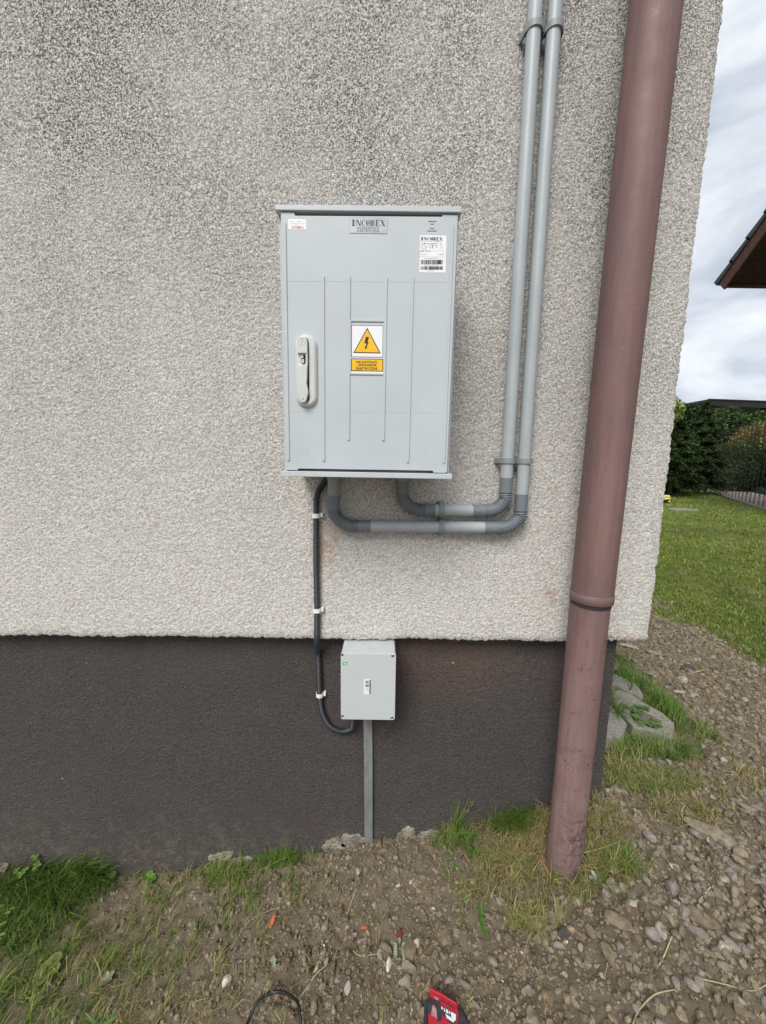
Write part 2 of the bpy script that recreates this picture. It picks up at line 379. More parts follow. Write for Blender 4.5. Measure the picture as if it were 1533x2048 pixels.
c = q.mix(q.math('MULTIPLY', q.ramp(q.noise(30, 5, .7, loc=(3, 0, 3)), [(.55, 0), (.66, 1)]), .6), c, (.10, .12, .05))
q.color(c).rough(.93, .25).bump(q.noise(140, 4, .75), .004); M_PAVER = q.m
M_BARK = simple('tree_bark', (.10, .085, .055), .9, .2, .3, 20, 40, .01)

# ------------------------------------------------------------------ ground
BX = [-4, -1.33, -.98, -.62, -.2, 0, .18, .3, .56, .75, 1.0, 1.4, 2.2, 4]; BZ = [-.12, -.115, -.13, -.085, -.005, .02, .055, .10, .17, .235, .27, .29, .32, .33]
def ground_base(x, y):
    b = np.interp(x, BX, BZ); far = np.clip((y-.1)/1.2, 0, 1)
    b = b*(1-far)+.32*far
    back = np.clip((-y-1.2)/3, 0, 1); b = b*(1-back)+.05*back
    return b+.03*np.exp(-((x-.02)/.16)**2-(y/.14)**2)-.052*np.exp(-((x-.56)**2+(y+.10)**2)/.0105)
def lawn_mask(x, y):
    w = (fbm(x*2.2, y*2.2, 5)-.47)*1.0
    return np.clip(np.maximum(np.minimum((x+w-1.75)*5, (y+.1)*3), (y+w-1.45)*5), 0, 1)
def ground_z(x, y):
    x = np.asarray(x, float); y = np.asarray(y, float)
    near = np.clip(1.6-np.hypot(x-.2, y+.1)/2.2, 0, 1); soil = (1-.75*lawn_mask(x, y))*near
    z = ground_base(x, y)+(fbm(x*5, y*5, 1)-.47)*.045*np.clip(1.5-np.hypot(x, y)/25, 0.2, 1)
    wl = worley(x*26, y*26, 2); z = z+soil*(.020*np.clip(.62-wl, 0, 1)*2*vn(x*9, y*9, 8))
    wl = worley(x*62, y*62, 4); z = z+soil*(.0085*np.clip(.6-wl, 0, 1)*2)
    z = z+soil*(fbm(x*40, y*40, 6, 3)-.44)*.017
    return z
def spaced(lo, hi, d, far, g=1.09):
    c = list(np.arange(lo, hi, d)); s = d; x = lo
    left = []
    while x > -far: s *= g; x -= s; left.append(x)
    s = d; x = c[-1]; right = []
    while x < far: s *= g; x += s; right.append(x)
    return np.array(left[::-1]+c+right)
gx = spaced(-1.30, 1.70, .0080, 300); gy = spaced(-.70, 1.15, .0085, 300)
XX, YY = np.meshgrid(gx, gy, indexing='ij'); ZZ = ground_z(XX, YY)
me = tri_mesh('ground', np.stack([XX.ravel(), YY.ravel(), ZZ.ravel()], 1), grid_faces(len(gx), len(gy)), smooth=True)
ground = link('ground', me, None, None, M_SOIL); tag(ground, 'bare brown soil and turf sloping up along the house to the lawn', kind='structure')
def gz(x, y): return float(ground_z(np.array([x]), np.array([y]))[0])

# ------------------------------------------------------------------ the house wall
house = empty('house', (0, .1, 0), 'pale rough-plastered house wall above a dark brown plinth, with the cabinet on it', 'house')
PB = .8135
def relief_wall(name, x0, x1, z0, z1, d, y, amp, fn, m, wob_r=False, wob_b=False, rise=0.):
    nx, nz = int((x1-x0)/d)+1, int((z1-z0)/d)+1
    X, Z = np.meshgrid(np.linspace(x0, x1, nx), np.linspace(z0, z1, nz), indexing='ij')
    H = fn(X, Z); Y = y-amp*H
    if wob_r:
        k = np.clip(1-(x1-X)/.03, 0, 1); X = X+k*((fbm(Z*95, Z*0+3, 9)-.47)*.010+(vn(Z*7, Z*0, 4)-.5)*.005); Y = Y+k**3*.006
    if wob_b:
        k = np.clip(1-(Z-z0)/.03, 0, 1); Z = Z+k*((fbm(X*95, X*0+7, 12)-.47)*.010+(vn(X*11, X*0, 14)-.5)*.005)+.003*X*k; Y = Y+k**3*.007
    V = [np.stack([X.ravel(), Y.ravel(), Z.ravel()], 1)]; F = [grid_faces(nx, nz)]; nb = nx*nz
    if wob_b:   # underside of the plaster lip
        e0 = np.arange(nx)*nz; P = V[0][e0].copy(); P[:, 1] = .11; P[:, 2] += .002; V.append(P); a = np.arange(nx-1)
        F.append(np.stack([e0[:-1], nb+a, nb+a+1, e0[1:]], 1)); nb += nx
    if wob_r:
        e1 = (nx-1)*nz+np.arange(nz); P = V[0][e1].copy(); P[:, 1] = .05; V.append(P); a = np.arange(nz-1)
        F.append(np.stack([e1[:-1], e1[1:], nb+a+1, nb+a], 1))
    me = tri_mesh(name, np.concatenate(V), np.concatenate(F), smooth=True)
    return link(name, me, house, None, m)
def grain(X, Z):
    a = X+.0035*(vn(X*90, Z*90, 21)-.5)*2; b = Z+.0035*(vn(X*90, Z*90, 22)-.5)*2
    w = worley(a*190+b*40, b*230-a*30, 31); w2 = worley(a*105, b*120, 33)
    return .62*np.clip(1.05-w*1.15, 0, 1)+.38*np.clip(1-w2, 0, 1)+.25*(vn(a*330, b*330, 5)-.5)+.6*(fbm(X*6, Z*6, 3)-.47)
relief_wall('plaster_wall', -1.30, .801, PB, 2.56, .0031, 0, .0052, grain, M_PLASTER, True, True)
def grain2(X, Z):
    w = worley(X*150+Z*25, Z*175-X*15, 41)
    return .7*np.clip(1-w, 0, 1)+.35*(vn(X*260, Z*260, 6)-.5)+.8*(fbm(X*5, Z*5, 13)-.47)
relief_wall('plinth', -1.45, .746, -.25, .83, .0040, .06, .0062, grain2, M_PLINTH)
bm = bmesh.new(); box(bm, -6, -1.30, 0, .3, PB, 5.2); box(bm, -1.30, .801, 0, .3, 2.56, 5.2); from_bm('upper_wall', bm, M_PLASTER, house)
bm = bmesh.new(); box(bm, .5, .7975, .05, 8.5, PB+.004, 5.2); from_bm('side_wall', bm, M_PLASTER, house)
bm = bmesh.new(); box(bm, -6, -1.45, .06, .3, -.4, PB); from_bm('plinth_left', bm, M_PLINTH, house).name = 'plinth_run'
bm = bmesh.new(); box(bm, .5, .744, .063, 8.4, -.3, PB); from_bm('side_plinth', bm, M_PLINTH, house)
# patches of bare concrete low on the plinth
def patch(px0, px1, py0, py1, seed):
    rr = random.Random(seed); P = []; ph = [rr.uniform(0, 6.28) for _ in range(6)]
    (x0, z1), (x1, z0) = atx(px0, py0, .056), atx(px1, py1, .056); cx, cz = (x0+x1)/2, (z0+z1)/2; n = 56
    for i in range(n):
        t = 2*PI*i/n; k = .85+.14*math.sin(2*t+ph[0])+.11*math.sin(3*t+ph[1])+.07*math.sin(5*t+ph[2])+.05*math.sin(9*t+ph[3])+rr.uniform(-.04, .04)
        P.append((cx+(x1-x0)/2*k*math.cos(t), cz+(z1-z0)/2*k*math.sin(t)+.12*(x1-x0)*math.cos(t)*.35))
    bm = bmesh.new(); prism(bm, P, .0515, .062, .0015); from_bm('concrete_patch', bm, M_CONC, house)
for a in [(418, 470, 1700, 1726, 1), (455, 508, 1712, 1728, 2), (646, 692, 1672, 1706, 3), (680, 728, 1662, 1700, 4), (796, 838, 1652, 1684, 5), (828, 884, 1660, 1682, 6), (-5, 20, 1722, 1745, 8)]: patch(*a)

# ------------------------------------------------------------------ electrical cabinet
cab = empty('electrical_cabinet', (-.0385, -.11, 1.312), 'grey plastic electrical cabinet with ribbed door mounted on the plastered wall', 'cabinet')
DY = -.22
bm = bmesh.new()
for a in [(-.226, -.2215, -.205, -.004), (.1455, .1495, -.205, -.004)]: box(bm, a[0], a[1], a[2], a[3], 1.3225, 1.8545)
box(bm, -.2215, .1455, -.01, -.004, 1.3225, 1.8545); box(bm, -.2215, .1455, -.2, -.01, 1.3225, 1.326)
box(bm, -.2215, -.2135, -.206, -.198, 1.326, 1.8545); box(bm, .1385, .1455, -.206, -.198, 1.326, 1.8545)
from_bm('body', bm, M_CABD, cab)
bm = bmesh.new(); box(bm, -.2135, .1385, -.18, -.17, 1.3262, 1.8544); from_bm('gap_shade_sheet', bm, M_DARKHOLE, cab)  # black sheet behind the door, painting the shade seen through its gaps
bm = bmesh.new(); prism(bm, [(-.2284, 1.8542), (-.2276, 1.8644), (.1512, 1.8658), (.1520, 1.8546)], -.2245, 0, .0012, 2); from_bm('roof_lip', bm, M_CAB, cab)
bm = bmesh.new(); prism(bm, [(-.2318, 1.3118), (-.2312, 1.3236), (.1532, 1.3222), (.1536, 1.3105)], -.2255, 0, .001, 2)
from_bm('bottom_rail', bm, M_CAB, cab)
for x in (-.1500, .0208):
    bm = bmesh.new(); box(bm, x-.0003, x+.0003, -.2258, -.2245, 1.3125, 1.3225); from_bm('rail_joint', bm, M_CABD, cab)
D = [(-.2193, 1.3255), (-.194, 1.3252), (-.1925, 1.3288), (.1108, 1.3282), (.1125, 1.3240), (.128, 1.3237), (.1395, 1.3236), (.1430, 1.3270),
     (.1458, 1.8525), (.1140, 1.8528), (.1130, 1.8486), (-.1893, 1.8468), (-.1905, 1.8525), (-.219, 1.8535)]
bm = bmesh.new(); prism(bm, D, DY, DY+.014, .0013, 2); door = from_bm('door', bm, M_CAB, cab)
# raised ribs of the door
for (xa, za, xb, zb) in [(570, 445, 577.5, 922), (647, 551, 648, 923), (699, 551, 697.5, 881), (773, 553, 767, 882), (826, 553, 816, 926), (906, 448, 888, 927)]:
    (ax, az), (bx_, bz) = atx(xa, za, DY), atx(xb, zb, DY); w = .0030
    P = [(x+(bx_-ax)*(az-z)/(az-bz), z) for x, z in stadium(ax, bz, az, w, 6)]
    bm = bmesh.new(); prism(bm, P, DY-.0026, DY+.0005, .0010, 1); from_bm('rib', bm, M_CAB, door)
# moulding seams across the door, maker's marks
for (p0, p1) in [((571, 562), (907, 564)), ((575, 822), (893, 826))]:
    (a, b), (c_, d_) = atx(*p0, DY), atx(*p1, DY); bm = bmesh.new(); prism(bm, [(a, b), (c_, d_), (c_, d_-.0005), (a, b-.0005)], DY-.00025, DY+.0004)
    from_bm('mould_seam', bm, M_CAB, door)
bm = bmesh.new()
for (xa, xb, y) in [(857, 873, 441.5), (861, 868, 447), (860, 869, 455.5), (855, 874, 460.5)]:
    (a, b), (c_, _) = atx(xa, y, DY), atx(xb, y, DY); prism(bm, [(a, b), (c_, b), (c_, b-.0011), (a, b-.0011)], DY-.0012, DY+.0004)
from_bm('embossed_mark', bm, M_CABD, door)
for (x, y) in [(612, 900), (853, 902)]:
    cx, cz = atx(x, y, DY); bm = bmesh.new(); sweep(bm, [Vector((cx+.0058*math.cos(t*PI/12), DY, cz+.0058*math.sin(t*PI/12))) for t in range(25)], .0004, 5, False)
    from_bm('round_mark', bm, M_CAB, door)
bm = bmesh.new()
(fx0, fz1), (fx1, fz0) = atx(700.5, 640, DY), atx(769, 750, DY)
for (a, b, c_, d_) in [(fx0, fx1, fz1-.003, fz1), (fx0, fx1, fz0, fz0+.003), (fx0, fx0+.0022, fz0+.003, fz1-.003), (fx1-.0022, fx1, fz0+.003, fz1-.003)]:
    prism(bm, [(a, c_), (b, c_), (b, d_), (a, d_)], DY-.0022, DY+.0004)
from_bm('sign_frame', bm, M_CAB, door)

def text(name, s, x, z, w, h, y, m, parent, bold=0.0):
    cu = bpy.data.curves.new(name, 'FONT'); cu.body = s; cu.offset = bold; cu.resolution_u = 3
    o = bpy.data.objects.new(name, cu); COL.objects.link(o); bpy.context.view_layer.update()
    me = bpy.data.meshes.new_from_object(o.evaluated_get(bpy.context.evaluated_depsgraph_get())); bpy.data.objects.remove(o)
    n = len(me.vertices); a = np.zeros(n*3); me.vertices.foreach_get('co', a); a = a.reshape(-1, 3)
    mn, mx_ = a.min(0), a.max(0); k = (w/(mx_[0]-mn[0]), h/(mx_[1]-mn[1]))
    b = np.zeros_like(a); b[:, 0] = x+(a[:, 0]-mn[0])*k[0]; b[:, 1] = y; b[:, 2] = z+(a[:, 1]-mn[1])*k[1]
    me.vertices.foreach_set('co', b.ravel()); me.update(); me.materials.clear(); me.materials.append(m)
    return link(name, me, parent)
def brand(name, x0, z0, w, h, y, m, parent):
    """INCOBEX in heavy stemmed capitals, a lightning slash through the O"""
    P = []; u = w/7.05
    def R(i, a, b, c_, d_): P.append([(x0+(i+a)*u, z0+c_*h), (x0+(i+b)*u, z0+c_*h), (x0+(i+b)*u, z0+d_*h), (x0+(i+a)*u, z0+d_*h)])
    def Q(i, pts): P.append([(x0+(i+a)*u, z0+b*h) for a, b in pts])
    R(0, .18, .62, 0, 1); R(0, .05, .75, 0, .09); R(0, .05, .75, .91, 1)
    R(1, -.02, .10, 0, 1); Q(1, [(0, 1), (.34, 1), (.92, 0), (.62, 0)]); R(1, .80, .92, 0, 1)
    def arc(i, cx, rx, t0, t1, thick, thin):
        n = 12; o = []; inn = []
        for k in range(n+1):
            t = t0+(t1-t0)*k/n; c_, s_ = math.cos(t), math.sin(t); o.append((cx+rx*c_, .5+.5*s_))
            inn.append((cx+(rx-thin-(thick-thin)*abs(c_)**.8)*c_, .5+(.5-.07)*s_))
        for k in range(n): Q(i, [o[k], o[k+1], inn[k+1], inn[k]])
    arc(2, .52, .46, .25*PI, 1.75*PI, .30, .06); R(2, .80, .90, .62, .95)
    arc(3, .45, .46, .42*PI, 1.32*PI, .30, .06); arc(3, .55, .46, -.58*PI, .32*PI, .30, .06)
    Q(3, [(.74, 1.12), (.80, 1.1), (.52, .56), (.66, .52), (.22, -.12), (.40, .40), (.27, .44)])
    R(4, .08, .42, 0, 1); R(4, 0, .5, .92, 1); R(4, 0, .5, 0, .08)
    for cz_ in (.27, .73):
        o_, i_ = [], []
        for k in range(9):
            t = -.5*PI+PI*k/8; o_.append((.48+.36*math.cos(t), cz_+.27*math.sin(t))); i_.append((.48+.13*math.cos(t), cz_+.20*math.sin(t)))
        for k in range(8): Q(4, [o_[k], o_[k+1], i_[k+1], i_[k]])
    R(4, .4, .6, .46, .54)
    R(5, .06, .40, 0, 1); R(5, 0, .86, .92, 1); R(5, 0, .86, 0, .08); R(5, .4, .66, .46, .54); R(5, .80, .87, 0, .3); R(5, .80, .87, .7, 1)
    Q(6, [(.02, 1), (.36, 1), (1.0, 0), (.64, 0)]); Q(6, [(.80, 1), (.90, 1), (.14, 0), (.04, 0)]); R(6, .0, .44, .93, 1); R(6, .56, 1.04, 0, .07)
    bm = bmesh.new()
    for p in P:
        vs = [bm.verts.new((a, y, b)) for a, b in p]; bm.faces.new(vs)
    bmesh.ops.recalc_face_normals(bm, faces=bm.faces)
    return from_bm(name, bm, m, parent)
def rect(px0, py0, px1, py1, Y):
    (a, b), (c_, d_) = atx(px0, py0, Y), atx(px1, py1, Y); return [(a, d_), (c_, d_), (c_, b), (a, b)]
def ring(px0, py0, px1, py1, Y, t):
    (a, b), (c_, d_) = atx(px0, py0, Y), atx(px1, py1, Y)
    return [[(a, b-t), (c_, b-t), (c_, b), (a, b)], [(a, d_), (c_, d_), (c_, d_+t), (a, d_+t)], [(a, d_+t), (a+t, d_+t), (a+t, b-t), (a, b-t)], [(c_-t, d_+t), (c_, d_+t), (c_, b-t), (c_-t, b-t)]]
# warning sign
ws = flat('warning_sign', [rect(702.5, 648.5, 767, 747.5, DY)], DY, M_WHITE, cab, .0008); Y1 = DY-.0008
flat('sign_border', ring(703, 649.5, 766.5, 715.5, DY, .0014), Y1, M_DGR, ws)
tri = lambda a, b, c_, Y: [atx(*a, Y), atx(*b, Y), atx(*c_, Y)]
flat('warning_triangle_edge', [tri((707, 706), (762, 707), (735, 655.5), DY)], Y1, M_BLACK, ws)
flat('warning_triangle', [tri((709.8, 704.3), (759, 705.3), (735, 659.5), DY)], Y1-.0003, M_YEL, ws)
bolt = [(732.6, 673.6), (738.6, 675), (735.5, 684.5), (737.8, 685.2), (733.8, 693.2), (735.4, 694.2), (731.2, 699.5), (730.2, 692.6), (731.8, 693), (733.4, 687.2), (729.2, 686.2)]
flat('lightning_bolt', [[atx(a, b, DY) for a, b in bolt]], Y1-.0006, M_BLACK, ws)
flat('yellow_panel', [rect(703.5, 717.5, 766, 742.5, DY)], Y1, M_YEL, ws)
flat('panel_border', ring(703, 717, 766.5, 743, DY, .0013), Y1-.0003, M_BLACK, ws)
for s, px0, px1, py, hh in [('NIE DOTYKAĆ!', 713, 755, 726.3, 5.6), ('URZĄDZENIE', 715.5, 753, 733.4, 5.6), ('ELEKTRYCZNE', 713, 755, 739.4, 4.8)]:
    (a, b), (c_, _) = atx(px0, py, DY), atx(px1, py, DY); text('lettering', s, a, b, c_-a, hh*.00104, Y1-.0007, M_BLACK, ws, .015)
# brand plate
bp = flat('brand_plate', [rect(700, 435.5, 775, 467.5, DY)], DY, M_SILV, cab, .0006); Y2 = DY-.0007
flat('plate_border', ring(700, 435.5, 775, 467.5, DY, .0005), DY-.0006, M_GREYPRINT, bp, .00015)
(a, b), (c_, d_) = atx(703.5, 452, DY), atx(771.5, 440.5, DY); brand('brand_lettering', a, b, c_-a, d_-b, Y2, M_DGR, bp)
for s, px0, px1, py in [('ROZDZIELNICE', 715, 758.5, 458.5), ('ELEKTRYCZNE', 714, 759, 464.5)]:
    (a, b), (c_, _) = atx(px0, py, DY), atx(px1, py, DY); text('lettering', s, a, b, c_-a, .0046, Y2, M_DGR, bp, .01)
def wordline(bmp, px0, px1, py, h, Y, seed, Yd=DY):
    rr = random.Random(seed); x = px0
    while x < px1:
        w = min(rr.uniform(1.5, 6), px1-x); n = max(1, int(w/.9))
        for k in range(n):
            if rr.random() < .8:
                (a, b), (c_, d_) = atx(x+k*w/n, py+h*rr.uniform(0, .25), Yd), atx(x+(k+.62)*w/n, py+h, Yd)
                vs = [bmp.verts.new(v) for v in ((a, Y, d_), (c_, Y, d_), (c_, Y, b), (a, Y, b))]; bmp.faces.new(vs)
        x += w+1
# small white sticker
s1 = flat('small_sticker', [[(lambda p: p)(v) for v in rrect(*(lambda a, b: (a[0], b[0], b[1], a[1]))(atx(577, 438.5, DY), atx(613, 459.5, DY)), .0014, 3)]], DY, M_WHITE, cab, .0004)
bm = bmesh.new(); wordline(bm, 580, 611, 442, 2.4, DY-.0006, 1); wordline(bm, 580, 611, 446.5, 2.4, DY-.0006, 2); wordline(bm, 589, 601, 451, 1.6, DY-.0006, 3); from_bm('small_print', bm, M_GREYPRINT, s1)
(a, b), (c_, d_) = atx(583.5, 457.3, DY), atx(608, 453.3, DY); brand('brand_lettering', a, b, c_-a, d_-b, DY-.0006, M_RED, s1)
# white type label
q4 = [atx(840.5, 470.5, DY), atx(893.5, 471.5, DY), atx(891.5, 545.5, DY), atx(839, 545, DY)][::-1]
s2 = flat('type_label', [q4], DY, M_WHITE, cab, .0004); YL = DY-.0006
(a, b), (c_, d_) = atx(842, 481, DY), atx(886, 475, DY); brand('brand_lettering', a, b, c_-a, d_-b, YL, M_BLACK, s2)
bm = bmesh.new()
wordline(bm, 842, 883, 482.5, 1.8, YL, 4); wordline(bm, 843, 884, 486, 2.6, YL, 5); wordline(bm, 843, 854, 498, 1.5, YL, 6); wordline(bm, 841, 862, 502, 1.8, YL, 7)
wordline(bm, 841, 855, 508.5, 1.6, YL, 8); wordline(bm, 876, 886, 508.5, 1.6, YL, 9); wordline(bm, 850, 876, 516.5, 2.0, YL, 10); wordline(bm, 849, 878, 530.3, 1.4, YL, 12); wordline(bm, 855, 871, 541, 1.7, YL, 13)
wordline(bm, 843, 846.5, 492.5, 2, YL, 14); wordline(bm, 850, 854, 492.5, 2, YL, 15); wordline(bm, 870, 876, 490.3, 2, YL, 16); wordline(bm, 870, 876, 494.2, 2, YL, 17)
from_bm('small_print', bm, M_DGR, s2)
for (x0_, y0_, x1_, y1_, t) in [(880.5, 490, 885.5, 496.5, .0005), (842, 490, 856, 496.5, .0003), (840.5, 501.3, 887.5, 514.5, .0003)]: flat('printed_box', ring(x0_, y0_, x1_, y1_, DY, t), DY-.0004, M_GREYPRINT, s2, .0002)
for (s, px) in [('C', 859), ('E', 864.2)]:
    (a, b) = atx(px, 496.6, DY); text('conformity_mark', s, a, b, .0036, .0068, YL, M_BLACK, s2)
bm = bmesh.new()
for (ya, yb, sd_) in [(520, 529, 3), (533, 539.7, 5)]:
    rr = random.Random(sd_); x = 842.0
    while x < 886:
        w = rr.choice((.5, .5, .9, 1.5)); (a, b), (c_, d_) = atx(x, ya, DY), atx(min(x+w, 886.5), yb, DY)
        bm.faces.new([bm.verts.new(v) for v in ((a, YL, d_), (c_, YL, d_), (c_, YL, b), (a, YL, b))]); x += w+rr.choice((.4, .6, 1.2))
from_bm('barcode', bm, M_BLACK, s2)
# swing handle
hcx, hz0, hz1 = -.1700, 1.4628, 1.6142
def loft(bm, loops):
    R_ = [[bm.verts.new((x, y, z)) for x, z in pts] for pts, y in loops]; n = len(R_[0])
    for a, b in zip(R_, R_[1:]):
        for i in range(n): f = bm.faces.new((a[i], a[(i+1) % n], b[(i+1) % n], b[i])); f.smooth = True
    f = bm.faces.new(R_[-1]); bmesh.ops.recalc_face_normals(bm, faces=bm.faces)
bm = bmesh.new(); loft(bm, [(stadium(hcx, hz0+o, hz1-o, .0235-o, 14), y) for o, y in [(0, DY+.001), (0, DY-.003), (.001, DY-.0055), (.004, DY-.0085), (.0062, DY-.0095)]])
esc = from_bm('handle_plate', bm, M_HAND, cab)
lcx = -.1752; YH = DY-.0095
bm = bmesh.new(); prism(bm, stadium(lcx+.0014, 1.4712, 1.6072, .0110, 12), YH-.0004, YH+.002); from_bm('lever_gap', bm, M_DARKHOLE, esc)  # black strip painted as the shade in the recess around the lever
lev = None
bm = bmesh.new(); prism(bm, [(x, z) for x, z in stadium(lcx, 1.55, 1.6065, .0105, 12) if z > 1.575]+[(lcx-.0105, 1.5725), (lcx+.0105, 1.5725)], YH-.0085, YH, .0012, 2)
lev = from_bm('lever', bm, M_HAND, esc)
P = [(lcx-.0100, 1.5455), (lcx-.0095, 1.52), (lcx-.0090, 1.512), (lcx-.0105, 1.498), (lcx-.0108, 1.491), (lcx-.0085, 1.483), (lcx-.0070, 1.476), (lcx-.003, 1.4715), (lcx+.003, 1.4715), (lcx+.0070, 1.476), (lcx+.0085, 1.483), (lcx+.0110, 1.491), (lcx+.0105, 1.498), (lcx+.0078, 1.512), (lcx+.0088, 1.52), (lcx+.0100, 1.5455), (lcx+.0100, 1.549), (lcx-.0100, 1.549)]
bm = bmesh.new(); prism(bm, P, YH-.0085, YH, .0012, 2); from_bm('lever', bm, M_HAND, esc)
bm = bmesh.new(); prism(bm, [(lcx-.0105, 1.549), (lcx+.0105, 1.549), (lcx+.0105, 1.5725), (lcx-.0105, 1.5725)], YH-.002, YH+.001)
box(bm, lcx+.0075, lcx+.0105, YH-.0075, YH-.002, 1.549, 1.5725)
from_bm('lock_recess', bm, M_HAND, esc)
bm = bmesh.new(); prism(bm, stadium(lcx+.001, 1.5515, 1.5705, .0045, 8), YH-.0024, YH-.001); from_bm('keyhole', bm, M_DARKHOLE, esc)
bm = bmesh.new(); box(bm, lcx-.0035, lcx+.0018, YH-.0075, YH-.002, 1.5625, 1.5685, .0006); box(bm, lcx-.0022, lcx+.003, YH-.0055, YH-.002, 1.553, 1.5618, .0005); from_bm('lock_bolt', bm, M_METAL, esc)
bm = bmesh.new(); c0 = Vector((lcx-.001, YH-.0085, 1.5955))
sweep(bm, [c0+Vector((.0072*math.cos(t*PI/12), 0, .0072*math.sin(t*PI/12))) for t in range(25)], .0005, 6, False)
sweep(bm, [c0+Vector(v) for v in ((.004, 0, .0045), (-.001, 0, .0005), (.0014, 0, -.0005), (-.0035, 0, -.005))], .0005, 5)
from_bm('round_emblem', bm, M_HAND, esc)
bm = bmesh.new(); prism(bm, circle(lcx, 1.4785, .0013, 10), YH-.0088, YH-.0083); from_bm('pin_hole', bm, M_DARKHOLE, esc)
# cable glands under the cabinet
for (px, r) in [(668, .0185), (805, .0185)]:
    x = at(px, 965, -.032).x; bm = bmesh.new(); sweep(bm, [Vector((x, -.032, z)) for z in (1.318, 1.2955, 1.2925)], lambda s: r if s < .9 else r*.93, 8); from_bm('cable_gland', bm, M_GLAND, cab)
x = at(767, 962, -.05).x; bm = bmesh.new(); sweep(bm, [Vector((x, -.05, z)) for z in (1.318, 1.299)], .0075, 6); from_bm('blanking_plug', bm, M_GLAND, cab)

# ------------------------------------------------------------------ grey conduits
CY = -.031; R_ = .0167
def conduit(label, vx0, vx1, zt, zc, path_r, hx1, hz1, hx0, hz0, path_l, gx_, gz0, gz1, sleeve):
    o = empty('grey_conduit', (vx1, CY, zc), label, 'conduit', 'rigid grey conduits with flexible elbows')
    tube('pipe', [(vx0, CY, 3.2), (vx1, CY, zc)], R_, M_PIPE, o, 24)
    a = path_r[0]
    tube('sleeve', [(vx1, CY, zc+.002), (a[0], CY, a[1]-.002)], R_*1.05, M_COUP, o, 24)
    ribbed('flexible_elbow', [(x, CY, z) for x, z in path_r], R_*1.17, .0042, .0062, M_COUP, o)
    b = path_r[-1]; tube('sleeve', [(b[0]+.002, CY, b[1]), (hx1, CY, hz1)], R_*1.05, M_COUP, o, 24)
    tube('pipe', [(hx1+.001, CY, hz1), (hx0-.001, CY, hz0)], R_, M_PIPE, o, 24)
    c_ = path_l[0]; tube('sleeve', [(hx0, CY, hz0), (c_[0]-.002, CY, c_[1])], R_*1.05, M_COUP, o, 24)
    ribbed('flexible_elbow', [(x, CY, z) for x, z in path_l], R_*1.17, .0042, .0062, M_COUP, o)
    d_ = path_l[-1]; tube('sleeve', [(d_[0], CY, d_[1]-.002), (gx_, CY, gz0)], R_*1.05, M_COUP, o, 24)
    if sleeve: tube('adapter', [(gx_, CY, gz0-.001), (gx_, CY, gz1)], R_*1.0, M_GLAND, o, 24)
    return o
conduit('left grey conduit dropping from above and bending along the upper run into the cabinet', .340, .3372, 0, 1.3035,
        [(.3372, 1.2655), (.3365, 1.245), (.320, 1.223), (.300, 1.2148), (.2830, 1.2135)], .2480, 1.2132, .1440, 1.2130,
        [(.1150, 1.2126), (.095, 1.2135), (.070, 1.2250), (.0555, 1.2450), (.0522, 1.2640)], .0515, 1.2935, 1.296, False)
conduit('right grey conduit nearest the brown downpipe, bending along the lower run into the cabinet', .3872, .3828, 0, 1.2590,
        [(.3828, 1.2150), (.382, 1.198), (.362, 1.176), (.340, 1.1665), (.3165, 1.1652)], .2830, 1.1655, -.0338, 1.1653,
        [(-.0716, 1.1648), (-.092, 1.1655), (-.118, 1.1780), (-.1335, 1.1960), (-.1370, 1.2110)], -.1368, 1.2510, 1.2935, True)
def clip(x, z, horiz, label):
    o = empty('pipe_clip', (x, 0, z), label, 'pipe clip', 'grey clips holding the rigid conduits'); hw = .0068
    n = 20; ro, ri = .0205, .0172; P = []
    bm = bmesh.new(); ring_ = []
    for k in range(n+1):
        t = PI*(-.18+1.36*k/n)   # open C, gap towards the wall
        for r in (ri, ro): ring_.append((r*math.cos(t), -r*math.sin(t)))
    prof = [ring_[2*k+1] for k in range(n+1)]+[ring_[2*k] for k in range(n, -1, -1)]
    def put(u, v, w): return (x+w, CY+v, z+u) if horiz else (x+u, CY+v, z+w)
    def ext(pts, w0, w1):
        a = [bm.verts.new(put(u, v, w0)) for u, v in pts]; b = [bm.verts.new(put(u, v, w1)) for u, v in pts]; m_ = len(pts)
        bm.faces.new(a); bm.faces.new(b[::-1])
        for i in range(m_): bm.faces.new((a[i], b[i], b[(i+1) % m_], a[(i+1) % m_]))
    for i in range(n):
        ext([prof[i], prof[i+1], prof[2*n-i], prof[2*n+1-i]], -hw, hw)
    bmesh.ops.remove_doubles(bm, verts=bm.verts, dist=1e-6); bmesh.ops.recalc_face_normals(bm, faces=bm.faces); from_bm('clip_ring', bm, M_CLIP, o)
    bm = bmesh.new(); ext([(-.0212, -.004), (-.0175, -.004), (-.0175, .006), (-.0225, .0265), (-.0285, .0265)], -hw, hw); ext([(.0212, -.004), (.0175, -.004), (.0175, .006), (.0200, .0265), (.0235, .0265)], -hw, hw)
    ext([(-.0225, .0265), (.0235, .0265), (.0235, .031), (-.0285, .031)], -hw, hw)
    bmesh.ops.recalc_face_normals(bm, faces=bm.faces); from_bm('clip_foot', bm, M_CLIP, o)
clip(.3375, 1.3515, False, 'grey clip on the left conduit level with the cabinet bottom')
clip(.3842, 1.3515, False, 'grey clip on the right conduit level with the cabinet bottom')
clip(.3400, 2.3560, False, 'grey clip on the left conduit high up near the top edge')
clip(.3868, 2.3560, False, 'grey clip on the right conduit high up near the top edge')
clip(.1620, 1.2133, True, 'grey clip around the upper horizontal conduit run below the cabinet')
clip(.1635, 1.1654, True, 'grey clip around the lower horizontal conduit run below the cabinet')

